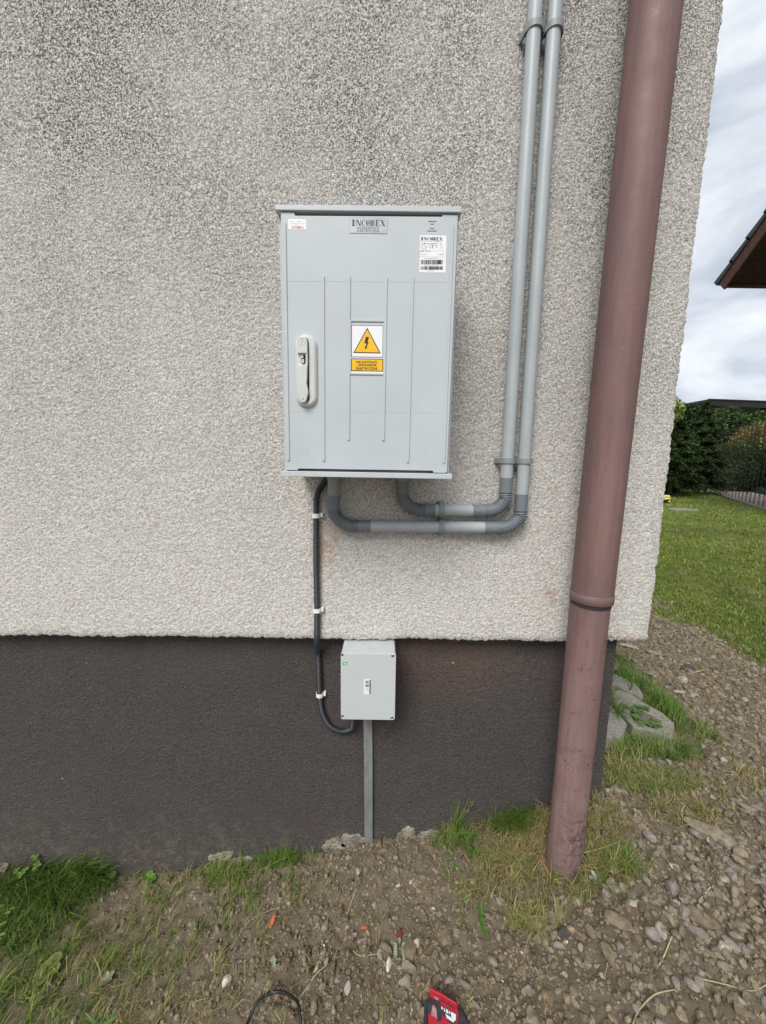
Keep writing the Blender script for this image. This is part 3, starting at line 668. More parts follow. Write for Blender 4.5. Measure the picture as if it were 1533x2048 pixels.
# ------------------------------------------------------------------ black corrugated conduit and its white clips
bp_ = [(-.150, -.04, 1.325), (-.1545, -.022, 1.2985), (-.1700, -.014, 1.2780), (-.1835, -.013, 1.2560), (-.1880, -.013, 1.2330), (-.1895, -.013, 1.19), (-.1898, -.013, 1.148), (-.191, -.013, 1.04), (-.1900, -.013, .9390),
       (-.1905, -.013, .86), (-.1925, -.006, .815), (-.1975, .022, .775), (-.1985, .046, .735), (-.1970, .047, .6840), (-.1948, .047, .5979), (-.1873, .047, .5366), (-.1634, .047, .4880), (-.1276, .046, .4700), (-.0983, .038, .4830), (-.0880, .030, .5100), (-.0870, .028, .612)]
bc = ribbed('corrugated_conduit', bp_, .0096, .0030, .0056, M_BLACKC, None, 14)
tag(bc, 'thin black corrugated conduit running down the wall from cabinet to junction box', 'conduit')
def wclip(x, y, z, label):
    o = empty('white_clip', (x, y+.012, z), label, 'cable clip', 'white clips holding the black conduit')
    bm = bmesh.new(); pts = []
    for k in range(13):
        t = PI*(-.05+1.1*k/12); pts.append(Vector((x+.0118*math.cos(t), y-.0118*math.sin(t)+.001, z)))
    n = len(pts)
    for i in range(n-1):
        a, b = pts[i], pts[i+1]; c0 = Vector((x, y, z)); ai, bi = a.lerp(c0, .16), b.lerp(c0, .16)
        vs = []
        for zz in (-.0062, .0062): vs += [bm.verts.new(v+Vector((0, 0, zz))) for v in (a, b, bi, ai)]
        for f in [(0, 1, 2, 3), (7, 6, 5, 4), (0, 4, 5, 1), (3, 2, 6, 7), (1, 5, 6, 2), (0, 3, 7, 4)]: bm.faces.new([vs[k] for k in f])
    bmesh.ops.recalc_face_normals(bm, faces=bm.faces); from_bm('clip_ring', bm, M_WCLIP, o)
    bm = bmesh.new(); box(bm, x-.012, x+.013, y+.003, y+.013, z-.006, z+.006, .0008); box(bm, x+.013, x+.0195, y-.003, y+.013, z-.0035, z+.0085, .001); from_bm('clip_foot', bm, M_WCLIP, o)
wclip(-.1895, -.013, 1.190, 'white clip on black conduit just below the cabinet, topmost of the three')
wclip(-.1902, -.013, .9085, 'white clip on black conduit just above the plinth edge, middle of the three')
wclip(-.1950, .047, .5985, 'white clip on black conduit beside the junction box on dark plinth')

# ------------------------------------------------------------------ junction box
jb = empty('junction_box', (-.036, 0, .60), 'small light grey junction box with screwed lid on the dark plinth', 'junction box')
bm = bmesh.new(); prism(bm, rrect(-.1132, .0418, .6015, .8045, .006), -.054, .06); b_ = from_bm('box_base', bm, M_JBT, jb)
bm = bmesh.new(); prism(bm, rrect(-.1142, .0428, .6000, .8052, .0065), -.071, -.0545, .0012, 2); lid = from_bm('lid', bm, M_JB, jb)
for (px, py) in [(685, 1309.5), (786, 1312), (685.5, 1432), (784.5, 1435.5)]:
    x, z = atx(px, py, -.071); bm = bmesh.new(); sweep(bm, [Vector((x+.0042*math.cos(t*PI/8), -.071, z+.0042*math.sin(t*PI/8))) for t in range(17)], .0006, 6, False); prism(bm, circle(x, z, .0034, 12), -.0715, -.070)
    s_ = from_bm('screw', bm, M_METAL, lid); bm = bmesh.new(); prism(bm, circle(x, z, .0019, 8), -.0719, -.0716); from_bm('screw_slot', bm, M_DARKHOLE, lid)
YJ = -.0711
g_ = flat('green_sticker', [rect(686.5, 1324, 693.5, 1330.5, -.071)], YJ, M_GREEN, lid)
flat('sticker_mark', [rect(688.5, 1326, 691.8, 1328.6, -.071)], YJ-.0004, M_WHITE, lid, .0001)
bm = bmesh.new(); wordline(bm, 695, 697.4, 1324.5, 1.5, YJ-.0002, 21, -.071); wordline(bm, 695, 697.4, 1327, 1.2, YJ-.0002, 22, -.071); wordline(bm, 695, 697.4, 1329, 1.2, YJ-.0002, 23, -.071); from_bm('small_print', bm, M_GREEN, lid)
s3 = flat('barcode_label', [rect(728.5, 1358, 742, 1389, -.071)], YJ, M_WHITE, lid)
flat('black_edge', [rect(739.6, 1359.5, 741.6, 1388.5, -.071)], YJ-.0004, M_BLACK, s3, .0001)
bm = bmesh.new()
for (ya, yb, sd_) in [(1361, 1366.5, 3), (1368, 1374, 5)]:
    rr = random.Random(sd_); x = 731.5
    while x < 738.5:
        w = rr.choice((.5, .9)); (a, b), (c_, d_) = atx(x, ya, -.071), atx(x+w, yb, -.071)
        bm.faces.new([bm.verts.new(v) for v in ((a, YJ-.0005, d_), (c_, YJ-.0005, d_), (c_, YJ-.0005, b), (a, YJ-.0005, b))]); x += w+.55
wordline(bm, 731, 738, 1377, 1.6, YJ-.0005, 31, -.071); wordline(bm, 732, 738, 1381, 1.5, YJ-.0005, 32, -.071); wordline(bm, 730, 734, 1386, 1.5, YJ-.0005, 33, -.071)
from_bm('barcode', bm, M_BLACK, s3)

# galvanised strip from the box into the soil
bm = bmesh.new(); N_ = 16; prev = None
for i in range(N_+1):
    t = i/N_; z = .63-t*.68; xc = -.0435+.0130*t+.0012*math.sin(t*5); w = .0143-.0008*t; y = .047+.002*math.sin(t*7)
    cur = [bm.verts.new(v) for v in ((xc-w, y+.002, z), (xc-w, y-.002, z), (xc+w, y-.002, z), (xc+w, y+.002, z))]
    if prev:
        for k in range(4): bm.faces.new((prev[k], prev[(k+1) % 4], cur[(k+1) % 4], cur[k]))
    prev = cur
bmesh.ops.recalc_face_normals(bm, faces=bm.faces)
tag(from_bm('earthing_strip', bm, M_GALV), 'flat galvanised steel strip running from junction box into the soil', 'metal strip')

# ------------------------------------------------------------------ brown downpipe
dp = empty('downpipe', (.565, -.085, .10), 'brown weathered rainwater downpipe with scratches standing right of the conduits', 'downpipe')
tube('upper_pipe', [(.5995, -.10, 3.6), (.5800, -.10, 2.50), (.5625, -.10, .985)], .0520, M_DOWN, dp, 48)
tube('lower_pipe', [(.5620, -.098, .984), (.5665, -.080, .04)], .0492, M_DOWN, dp, 48)
bm = bmesh.new(); sweep(bm, [Vector((.5625, -.10, z)) for z in (1.0085, 1.0075, .9855, .9845)], lambda s: .0526 if s in (0, 1) else .0537, 48); from_bm('collar', bm, M_COLLAR, dp)
bm = bmesh.new(); sweep(bm, [Vector((.5622, -.0992, z)) for z in (.9845, .9740)], .0502, 48); from_bm('collar_shadow_gap', bm, simple('dark_collar_shade', (.03, .022, .024), .6), dp).name = 'collar_shade_ring'  # dark band painted as the shade in the gap below the collar
rs = random.Random(8); bm = bmesh.new()
def on_pipe(ph_, z, ox=.0004):     # a point on the lower pipe's skin; ph_ = 0 faces the viewer's side
    t = (.984-z)/.944; cx_, cy_ = .5620+.0045*t, -.098+.018*t; return Vector((cx_+(.0492+ox)*math.sin(ph_), cy_-(.0492+ox)*math.cos(ph_), z))
for _ in range(46):
    z0 = .15+.78*rs.random()**1.5; p0 = rs.uniform(-1.15, .85); ln = rs.uniform(.10, .42); sw = rs.uniform(-.012, .012); sag = rs.uniform(-.006, .002); w = rs.uniform(.0005, .0012); vert = rs.random() < .10; pv = None
    for i in range(9):
        u = i/8; ww = w*math.sin(PI*min(1, max(.06, u)))+.0001
        if vert: a_, b_ = on_pipe(p0-ww*11, z0+.03*u), on_pipe(p0+ww*11, z0+.03*u)
        else: zz = z0+sw*u+sag*4*u*(1-u); a_, b_ = on_pipe(p0+ln*u, zz-ww), on_pipe(p0+ln*u, zz+ww)
        cur = (bm.verts.new(a_), bm.verts.new(b_))
        if pv: bm.faces.new((pv[0], cur[0], cur[1], pv[1]))
        pv = cur
tag(from_bm('scuff_marks', bm, simple('dark_scuff', (.075, .035, .038), .7, .3, .3, 60), dp), kind='stuff')
sk = empty('drain_socket', (.566, -.083, .11), 'orange plastic drain socket in the grass around the downpipe foot', 'drain socket')
bm = bmesh.new()
for r, z1 in ((.0600, .133), (.0575, .1345)): sweep(bm, [Vector((.5645, -.084, z)) for z in (.03, z1)], r, 40, False)
ri = [Vector((.5645+.0588*math.cos(t*PI/20), -.084+.0588*math.sin(t*PI/20), .134)) for t in range(41)]
sweep(bm, ri, .0022, 6, False); from_bm('socket_rim', bm, M_RUST, sk)

#@@PART2
# ------------------------------------------------------------------ loose stones and clods
def ico(sub):
    bm = bmesh.new(); bmesh.ops.create_icosphere(bm, subdivisions=sub, radius=1); bm.verts.ensure_lookup_table()
    V = np.array([v.co[:] for v in bm.verts]); T = np.array([[v.index for v in f.verts] for f in bm.faces]); bm.free(); return V, T
def rock(V, rng, cuts, rough):
    V = V.copy(); k = rng.normal(size=(4, 3))*1.6; ph = rng.uniform(0, 6, 4)
    V *= (1+rough*np.sin(V@k.T+ph).mean(1)*1.6)[:, None]
    for _ in range(cuts):
        n = rng.normal(size=3); n /= np.linalg.norm(n); d = rng.uniform(.5, .8); e = V@n-d; V -= np.where(e > 0, e, 0)[:, None]*n*.93
    return V/np.abs(V).max(0)
I2, I1 = ico(2), ico(1)
rk = np.random.default_rng(5)
ROCK2 = [rock(I2[0], rk, 7, .25) for _ in range(14)]; ROCK1 = [rock(I1[0], rk, 4, .3) for _ in range(10)]
CLOD2 = [rock(I2[0], rk, 6, .42) for _ in range(8)]; CLOD1 = [rock(I1[0], rk, 3, .42) for _ in range(10)]
def rotm(a, b, c):
    ca, sa, cb, sb, cc, sc_ = np.cos(a), np.sin(a), np.cos(b), np.sin(b), np.cos(c), np.sin(c); o, z = np.ones_like(a), np.zeros_like(a)
    Rz = np.stack([np.stack([ca, -sa, z], -1), np.stack([sa, ca, z], -1), np.stack([z, z, o], -1)], -2)
    Rx = np.stack([np.stack([o, z, z], -1), np.stack([z, cb, -sb], -1), np.stack([z, sb, cb], -1)], -2)
    Ry = np.stack([np.stack([cc, z, sc_], -1), np.stack([z, o, z], -1), np.stack([-sc_, z, cc], -1)], -2)
    return Rz@Rx@Ry
def scatter(name, P, size, shapes, T, cols, label, flatk=.6, seed=1, smooth=False):
    rng = np.random.default_rng(seed); n = len(P); vs, ts, cs = [], [], []; base = 0; idx = rng.integers(0, len(shapes), n)
    sc_ = size[:, None]*np.stack([rng.uniform(.75, 1.25, n), rng.uniform(.6, 1., n), rng.uniform(flatk*.7, flatk*1.2, n)], 1)
    R = rotm(rng.uniform(0, 6.28, n), rng.normal(0, .3, n), rng.normal(0, .3, n))
    for k, sh in enumerate(shapes):
        q = np.where(idx == k)[0]
        if not len(q): continue
        v = np.einsum('nij,nvj->nvi', R[q], sh[None]*sc_[q][:, None, :])+P[q][:, None, :]
        m = sh.shape[0]; vs.append(v.reshape(-1, 3)); ts.append((T[None]+(np.arange(len(q))*m)[:, None, None]+base).reshape(-1, 3)); cs.append(np.repeat(cols[q], m, 0)); base += len(q)*m
    me = tri_mesh(name, np.concatenate(vs), np.concatenate(ts), np.concatenate(cs), smooth)
    o = link(name, me, None, None, M_STONES); return tag(o, label, kind='stuff')
def pal(n, rng, cs, w):
    c = np.array(cs)[rng.choice(len(cs), n, p=np.array(w)/sum(w))]; return c*rng.uniform(.75, 1.25, (n, 1))
SOILC = [(.180, .141, .092), (.215, .172, .115), (.255, .21, .147), (.14, .108, .07)]
STONEC = [(.20, .172, .13), (.235, .205, .16), (.19, .175, .15), (.27, .25, .205), (.16, .13, .092), (.215, .18, .13)]
def density(x, y):
    """how stony the ground is: gravel right of the downpipe, clods in the middle, grass at the far left"""
    g = np.clip((x-.45)*3, 0, 1); mid = np.exp(-((x-.1)/.45)**2); L_ = np.clip((x+1.2)*1.1, .15, 1)
    d = (.42+.58*g+.5*mid)*L_*(1-.93*lawn_mask(x, y)); return np.clip(d*(.55+.9*(fbm(x*4, y*4, 51)-.25)), 0, 1)
def pts(n, seed, x0=-1.3, x1=2.2, y0=-.72, y1=1.75, dens=density):
    rng = np.random.default_rng(seed); x = rng.uniform(x0, x1, n*4); y = rng.uniform(y0, y1, n*4)
    ok = ((y < .055) | (x > .80)) & (rng.uniform(0, 1, n*4) < dens(x, y)); ok &= ~((np.hypot(x-.565, y+.085) < .065))
    ok &= ~((x > .8) & (x < 1.17) & (y > .2) & (y < .7))
    x, y = x[ok][:n], y[ok][:n]; return np.stack([x, y, ground_z(x, y)], 1), rng
P, rng = pts(46000, 1); sz = .0026+.0050*rng.beta(1.3, 3.5, len(P)); P[:, 2] += sz*.2
scatter('soil_crumbs', P, sz, ROCK1, I1[1], pal(len(P), rng, SOILC+STONEC[:2], [4, 5, 3, 2, 1, 1]), 'crumbs of brown soil and grit lying all over the bare ground', .8, 2)
P, rng = pts(15000, 3); sz = (.0052+.0095*rng.beta(1.1, 3.8, len(P)))*(.8+.45*np.clip((P[:, 0]-.35)*3, 0, 1)); P[:, 2] += sz*.05
g = P[:, 0] > .6+.1*rng.normal(size=len(P)); cc = pal(len(P), rng, SOILC, [3, 5, 4, 1]); c2 = pal(len(P), rng, STONEC, [4, 3, 3, 1.2, 3, 3]); k = rng.uniform(0, 1, len(P)) < np.where(g, .62, .2); cc[k] = c2[k]
big = sz > .0085
scatter('small_clods', P[~k & big], sz[~k & big]*1.1, CLOD2, I2[1], cc[~k & big], 'brown clods of soil scattered on the ground', .9, 4)
scatter('fine_clods', P[~k & ~big], sz[~k & ~big]*1.15, CLOD1, I1[1], cc[~k & ~big], 'smaller brown clods of soil between the larger ones', .9, 14)
scatter('gravel', P[k & big], sz[k & big], ROCK2, I2[1], cc[k & big], 'grey and tan gravel mixed into the soil', .8, 5)
scatter('fine_gravel', P[k & ~big], sz[k & ~big], ROCK1, I1[1], cc[k & ~big], 'finer grey and tan gravel mixed into the soil', .8, 15)
P, rng = pts(420, 7); sz = .0018+.0035*rng.beta(1, 3, len(P)); scatter('white_grit', P+[0, 0, .001], sz, ROCK1, I1[1], pal(len(P), rng, [(.62, .58, .52)], [1]), 'tiny white chips of stone and mortar sprinkled on the soil', .7, 8)

# stones one can pick out: each a thing of its own
def stone_mat(nm, c, var=.3): return simple(nm, c, .86, .28, var, 70, 260, .0016)
SM = dict(soil=stone_mat('clod_soil', (.185, .148, .098)), grey=stone_mat('stone_grey', (.215, .19, .155)), tan=stone_mat('stone_tan', (.235, .195, .14)), pale=stone_mat('stone_pale', (.36, .32, .26)),
          blue=stone_mat('stone_blue_grey', (.235, .21, .18)), dark=stone_mat('stone_dark', (.075, .068, .065)), white=stone_mat('stone_white', (.60, .55, .48), .2), brick=stone_mat('brick_orange', (.50, .15, .07)), maroon=stone_mat('brick_maroon', (.15, .045, .035)), pink=stone_mat('stone_pinkish', (.30, .20, .16)))
smesh = {}
def stone_mesh(kind, i, clod=False):
    k = (kind, i, clod)
    if k not in smesh:
        sh = (CLOD2 if clod else ROCK2)[i % (8 if clod else 14)]; m_ = tri_mesh('stone', sh, I2[1]); m_.materials.append(SM[kind]); smesh[k] = m_
    return smesh[k]
def stone(name, x, y, s, kind, label, cat='stone', group=None, rz=0, el=(1, .75, .55), clod=False, i=0, tilt=.1, sink=.25):
    o = bpy.data.objects.new(name, stone_mesh(kind, i, clod)); COL.objects.link(o)
    o.location = (x, y, gz(x, y)+s*el[2]*(1-2*sink)*.8); o.scale = (s*el[0], s*el[1], s*el[2]); o.rotation_euler = (tilt, tilt*.6, rz); return tag(o, label, cat, group)
for a in [
 ('stone', -.401, -.257, .0165, 'white', 'large whitish stone with brown stains near the left, above the black cable loop', 'stone', 0.8, (1, .85, .7), 0),
 ('stone', .032, -.262, .0135, 'white', 'upright oblong whitish stone left of the red power tool', 'stone', 1.4, (1.25, .6, .6), 1),
 ('stone', -.160, -.252, .0095, 'pale', 'oblong pale stone between the black cable loop and the brick chips', 'stone', 1.1, (1.35, .55, .6), 2),
 ('brick_chip', -.312, -.133, .0165, 'brick', 'long pointed orange brick shard lying left of the metal strip', 'brick chip', 1.35, (1.5, .42, .35), 3),
 ('brick_chip', -.037, -.171, .0098, 'brick', 'small bright orange brick chip below the metal strip', 'brick chip', .1, (1.2, .6, .5), 4),
 ('brick_chip', -.041, -.200, .0128, 'pink', 'reddish brown brick lump just below the small orange chip', 'brick chip', .3, (1.2, .7, .5), 5),
 ('brick_chip', .063, -.197, .0120, 'maroon', 'dark maroon brick lump behind the silvery sprig', 'brick chip', .9, (1, .8, .5), 6),
 ('rock', -.002, .033, .0190, 'soil', 'brown clod leaning on the foot of the metal strip', 'clod', 1.5, (1.05, .7, .75), 7),
 ('rock', .975, -.105, .046, 'tan', 'big flat brown slab of hardened soil at the right edge', 'clod', -.75, (1.4, .6, .32), 1),
 ('rock', 1.010, -.165, .024, 'tan', 'brown lump touching the near end of the big flat slab', 'clod', .3, (1.1, .8, .45), 2),
 ('stone', .799, -.103, .0165, 'blue', 'bluish grey stone in thin grass right of the downpipe', 'stone', 2.0, (1.15, .75, .6), 8),
 ('stone', .728, -.209, .0150, 'blue', 'pair-like elongated blue grey stone among gravel right of the downpipe foot', 'stone', 1.9, (1.5, .7, .6), 9),
 ('stone', .544, -.201, .0160, 'pale', 'cream stone standing in the grass just below the downpipe', 'stone', 1.9, (1.2, .7, .7), 10),
 ('stone', .417, -.224, .0190, 'pale', 'pale flecked stone lying in yellow grass left below the downpipe', 'stone', -.8, (1.35, .7, .5), 11),
 ('stone', .481, -.270, .0155, 'dark', 'dark flat stone under the dry grass tuft', 'stone', .1, (1.3, .75, .5), 12),
 ('stone', .345, -.177, .0150, 'tan', 'flat grey tan stone left of the pale flecked stone', 'stone', .2, (1.2, .85, .45), 13),
 ('stone', .198, -.103, .0110, 'pink', 'pinkish round stone at the edge of the soil near the clover leaves', 'stone', .4, (1, .8, .7), 0),
 ('stone', .330, -.155, .0100, 'pink', 'pinkish tan square stone beside the serrated leaf', 'stone', 1.1, (1, .9, .6), 1),
 ('stone', .354, -.362, .0165, 'grey', 'angular light grey stone in the lower middle of the soil', 'stone', .5, (1.1, .8, .7), 2),
 ('rock', .797, -.300, .0270, 'soil', 'large brown earthy lump among the gravel on the right', 'clod', -.6, (1.3, .8, .5), 3),
 ('rock', .610, -.275, .0270, 'soil', 'broad brown earth clod below the gravel patch of the downpipe', 'clod', -.3, (1.3, .8, .45), 4),
 ('rock', .560, -.330, .0180, 'tan', 'tan clod with a paler corner below the broad earth clod', 'clod', -.8, (1.4, .7, .5), 5),
 ('rock', .090, -.235, .0230, 'soil', 'tall soil clod with a whitish lower end right of the silvery sprig', 'clod', 1.5, (1.3, .8, .5), 6),
 ('rock', .190, -.215, .0250, 'soil', 'wide flat soil clod in the middle of the foreground', 'clod', .2, (1.2, 1, .35), 7),
 ('stone', .108, -.222, .0120, 'pale', 'pale grey stone between two flat soil clods', 'stone', .7, (1, .9, .7), 3),
 ('stone', .062, -.330, .0098, 'soil', 'tall brown clod left of the red power tool', 'clod', 1.5, (1.2, .8, .6), 4),
 ('stone', 1.358, .522, .0230, 'pale', 'flat cream stone in the dirt behind the pavers, left of a pair', 'stone', .1, (1.25, .7, .4), 5),
 ('stone', 1.404, .500, .0200, 'pale', 'flat cream stone in the dirt behind the pavers, right of a pair', 'stone', .3, (1.2, .75, .45), 6),
 ('stone', 1.394, .936, .040, 'pale', 'large flat cream stone in the dirt by the corner of the wall', 'stone', -.3, (1.4, .6, .3), 7),
 ('stone', 1.490, .860, .036, 'tan', 'long tan stone right of the large cream stone by the wall corner', 'stone', -.6, (1.5, .5, .3), 8),
 ('brick_chip', 1.300, .390, .027, 'pink', 'flat reddish brown slab lying in the dirt behind the largest paver', 'brick chip', -.7, (1.4, .7, .3), 9),
 ('stone', 1.195, .335, .0110, 'white', 'small white stone in the grass beside the largest paver', 'stone', .7, (1, .7, .8), 10),
 ('rock', 1.558, .716, .036, 'dark', 'crumbly black lump of tar in the dirt strip', 'lump', .2, (1.5, .8, .5), 2),
 ('rock', .840, .165, .013, 'dark', 'small black lump at the foot of the plinth corner', 'lump', .4, (.9, .7, 1.0), 3),
 ('rock', .690, -.060, .0160, 'dark', 'dark stone half hidden in dry grass right of the downpipe', 'stone', 1.2, (.9, .7, .7), 4)]:
    stone(a[0], a[1], a[2], a[3], a[4], a[5], a[6], None, a[7], a[8], a[0] == 'rock', a[9])
rr = random.Random(12)
MARKS = [(.565, -.085, 'the foot of the downpipe'), (-.03, .05, 'the foot of the metal strip'), (-.312, -.133, 'the long orange brick shard'), (-.037, -.171, 'the small orange brick chip'), (.063, -.197, 'the maroon brick lump'),
         (-.401, -.257, 'the large whitish stone'), (-.25, -.31, 'the black cable loop'), (.17, -.36, 'the red power tool'), (.975, -.105, 'the big flat slab'), (.799, -.103, 'the bluish stone in the thin grass'), (.665, -.357, 'the short pale straw'),
         (.862, -.243, 'the straw poking up in the gravel'), (.59, -.42, 'the curved seed stalk'), (.78, -.42, 'the long wavy stalk'), (.417, -.224, 'the pale flecked stone'), (.481, -.27, 'the dark flat stone'), (.354, -.362, 'the angular light grey stone'),
         (.797, -.30, 'the large earthy lump'), (.61, -.275, 'the broad earth clod'), (.19, -.215, 'the wide flat soil clod'), (.287, -.215, 'the serrated dandelion leaf'), (.198, -.103, 'the pinkish round stone'), (1.38, .51, 'the pair of cream stones'),
         (1.558, .70, 'the black lump of tar'), (1.40, .93, 'the large cream stone by the wall corner'), (1.30, .39, 'the reddish slab behind the pavers'), (1.2, .1, 'the thin dry grass at the right edge'), (-.745, -.225, 'the bluish sprig'), (-.785, .036, 'the rightmost plinth sprout'), (-.55, .03, 'the leftmost bare concrete patch')]
CN = dict(grey='grey', blue='blue grey', tan='tan', pale='pale', soil='brown', dark='dark')
zones = [((.62, 1.05), (-.48, -.10), 75, ['grey', 'grey', 'blue', 'tan', 'pale', 'soil'], (.010, .020)), ((.02, .60), (-.46, -.20), 70, ['soil', 'soil', 'soil', 'tan', 'grey'], (.009, .019)),
         ((-.22, .22), (-.30, .02), 40, ['soil', 'soil', 'tan', 'pale'], (.007, .014)), ((-.85, -.15), (-.34, -.02), 34, ['soil', 'soil', 'tan'], (.007, .014)), ((1.1, 1.75), (-.05, 1.2), 50, ['soil', 'tan', 'tan', 'grey', 'pale'], (.012, .028))]
used_labels = set()
for xr, yr, n, kinds, sr in zones:
    c = 0; tries = 0
    while c < n and tries < 1500:
        tries += 1; x, y = rr.uniform(*xr), rr.uniform(*yr)
        if x < 1.2 and .15 < y < .72 and x > .78: continue
        if rr.random() > float(density(np.array([x]), np.array([y]))[0])+.25: continue
        k = rr.choice(kinds); s = sr[0]+(sr[1]-sr[0])*rr.random()**2; ws_ = rr.uniform(1, 1.4); dd_ = rr.uniform(.6, 1)
        mk = min(MARKS, key=lambda m_: math.hypot(m_[0]-x, m_[1]-y)); ddx, ddy = x-mk[0], y-mk[1]; dist_ = math.hypot(ddx, ddy)
        if dist_ < .03: continue
        side_ = ('right of' if ddx > 0 else 'left of') if abs(ddx) > abs(ddy) else ('behind' if ddy > 0 else 'in front of')
        lab = ('small ' if s < (sr[0]*2+sr[1])/3 else 'larger ')+('oblong ' if ws_/dd_ > 1.6 else '')+CN[k]+(' clod' if k == 'soil' else ' stone')+(' just ' if dist_ < .09 else ' farther ')+side_+' '+mk[2]
        if lab in used_labels: continue
        used_labels.add(lab)
        stone('stone' if k != 'soil' else 'clod', x, y, s, k, lab, 'clod' if k == 'soil' else 'stone', 'loose stones and clods on the ground', rr.uniform(0, 6), (ws_, dd_, rr.uniform(.55, .85)), k == 'soil', rr.randrange(14), rr.uniform(-.25, .25)); c += 1

# ------------------------------------------------------------------ grass
def blades(name, X, Y, Hh, lean, wd, col, label, seed=1, curl=1.0, mat=None, dirs=None):
    rng = np.random.default_rng(seed); n = len(X); Z = ground_z(X, Y)-.003
    th = rng.uniform(0, 2*PI, n) if dirs is None else dirs; ld = np.stack([np.cos(th), np.sin(th), np.zeros(n)], 1); side = np.stack([-np.sin(th+rng.normal(0, .6, n)), np.cos(th+rng.normal(0, .6, n)), np.zeros(n)], 1)
    P0 = np.stack([X, Y, Z], 1); ls = np.abs(lean*rng.uniform(.3, 1.4, n))
    up = np.array([0, 0, 1.]); H = Hh[:, None]; l = ls[:, None]
    def pt(t): a = l*t*(.5+.5*t*curl); hz = np.sin(np.minimum(a*1.0, 1.5)); return P0+H*t*(ld*hz+up*np.cos(np.minimum(a, 1.5)))
    w = (wd*rng.uniform(.6, 1.3, n))[:, None]*.5; A = pt(.0); B = pt(.5); Cc = pt(1.)
    V = np.stack([A-side*w, A+side*w, B-side*w*.85, B+side*w*.85, Cc], 1).reshape(-1, 3)
    T = (np.array([[0, 1, 3], [0, 3, 2], [2, 3, 4]])[None]+(np.arange(n)*5)[:, None, None]).reshape(-1, 3)
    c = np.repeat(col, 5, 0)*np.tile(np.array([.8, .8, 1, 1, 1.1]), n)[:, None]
    me = tri_mesh(name, V, T, c); o = link(name, me, None, None, mat or M_GRASS); return tag(o, label, kind='stuff')
GREEN = [(.12, .22, .03), (.17, .28, .045), (.085, .16, .025), (.22, .31, .07)]
DRY = [(.46, .38, .18), (.38, .28, .13), (.55, .48, .26), (.32, .31, .11), (.34, .21, .11)]
MIX = [(.26, .31, .09), (.18, .27, .05), (.42, .38, .17), (.30, .27, .12)]
DGREEN = [(.085, .15, .025), (.125, .20, .035), (.06, .115, .02), (.17, .23, .06)]
def patches(name, label, specs, seed):
    rng = np.random.default_rng(seed); A = []
    for (cx, cy, rx, ry, n, h0, h1, lean, wd, pl, ddir) in specs:
        # tufts: blades share a root and a heading
        nt_ = max(1, n//9); tx = cx+rx*rng.normal(0, .5, nt_); ty = cy+ry*rng.normal(0, .5, nt_); tk = rng.integers(0, nt_, n)
        x = tx[tk]+rng.normal(0, .007, n); y = ty[tk]+rng.normal(0, .007, n)
        ok = ((y < .05) | (x > .78)) & (np.hypot(x-.565, y+.085) > .062); ok &= ~((x > 1.0) & (x < 1.09) & (y > .31) & (y < .46))
        ok &= ~((x > .86) & (x < .955) & (y > .25) & (y < .35)); x, y, tk = x[ok], y[ok], tk[ok]; m_ = len(x)
        th = rng.uniform(0, 2*PI, nt_)[tk]+rng.normal(0, .7, m_) if ddir is None else ddir+rng.normal(0, .8, m_)
        A.append((x, y, rng.uniform(h0, h1, m_), np.full(m_, lean), np.full(m_, wd), pal(m_, rng, pl, [1]*len(pl)), th))
    q = [np.concatenate([a[i] for a in A]) for i in range(7)]
    return blades(name, q[0], q[1], q[2], q[3], q[4], q[5], label, seed, 1.0, None, q[6])
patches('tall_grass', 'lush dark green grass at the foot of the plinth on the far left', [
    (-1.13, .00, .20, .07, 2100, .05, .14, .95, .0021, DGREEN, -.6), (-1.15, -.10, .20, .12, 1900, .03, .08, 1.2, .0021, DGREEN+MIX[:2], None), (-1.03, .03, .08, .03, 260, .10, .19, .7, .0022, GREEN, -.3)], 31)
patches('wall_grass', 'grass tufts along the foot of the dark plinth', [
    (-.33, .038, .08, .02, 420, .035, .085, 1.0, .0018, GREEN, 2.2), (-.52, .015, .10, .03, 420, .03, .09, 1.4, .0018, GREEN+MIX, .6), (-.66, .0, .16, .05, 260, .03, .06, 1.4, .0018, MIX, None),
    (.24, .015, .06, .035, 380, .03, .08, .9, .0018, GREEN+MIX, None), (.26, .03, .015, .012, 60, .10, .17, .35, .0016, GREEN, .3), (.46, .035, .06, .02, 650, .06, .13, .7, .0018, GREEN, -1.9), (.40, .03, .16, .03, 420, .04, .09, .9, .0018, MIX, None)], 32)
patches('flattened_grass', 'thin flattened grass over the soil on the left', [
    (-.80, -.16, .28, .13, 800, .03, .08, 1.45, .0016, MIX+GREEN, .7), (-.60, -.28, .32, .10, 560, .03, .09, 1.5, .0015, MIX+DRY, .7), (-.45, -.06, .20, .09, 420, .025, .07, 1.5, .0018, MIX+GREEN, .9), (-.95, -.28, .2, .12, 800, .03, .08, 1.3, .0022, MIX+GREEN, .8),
    (-.20, -.16, .20, .14, 260, .02, .06, 1.55, .0016, MIX+DRY, None), (.1, -.32, .35, .1, 170, .02, .06, 1.55, .0014, DRY, None)], 33)
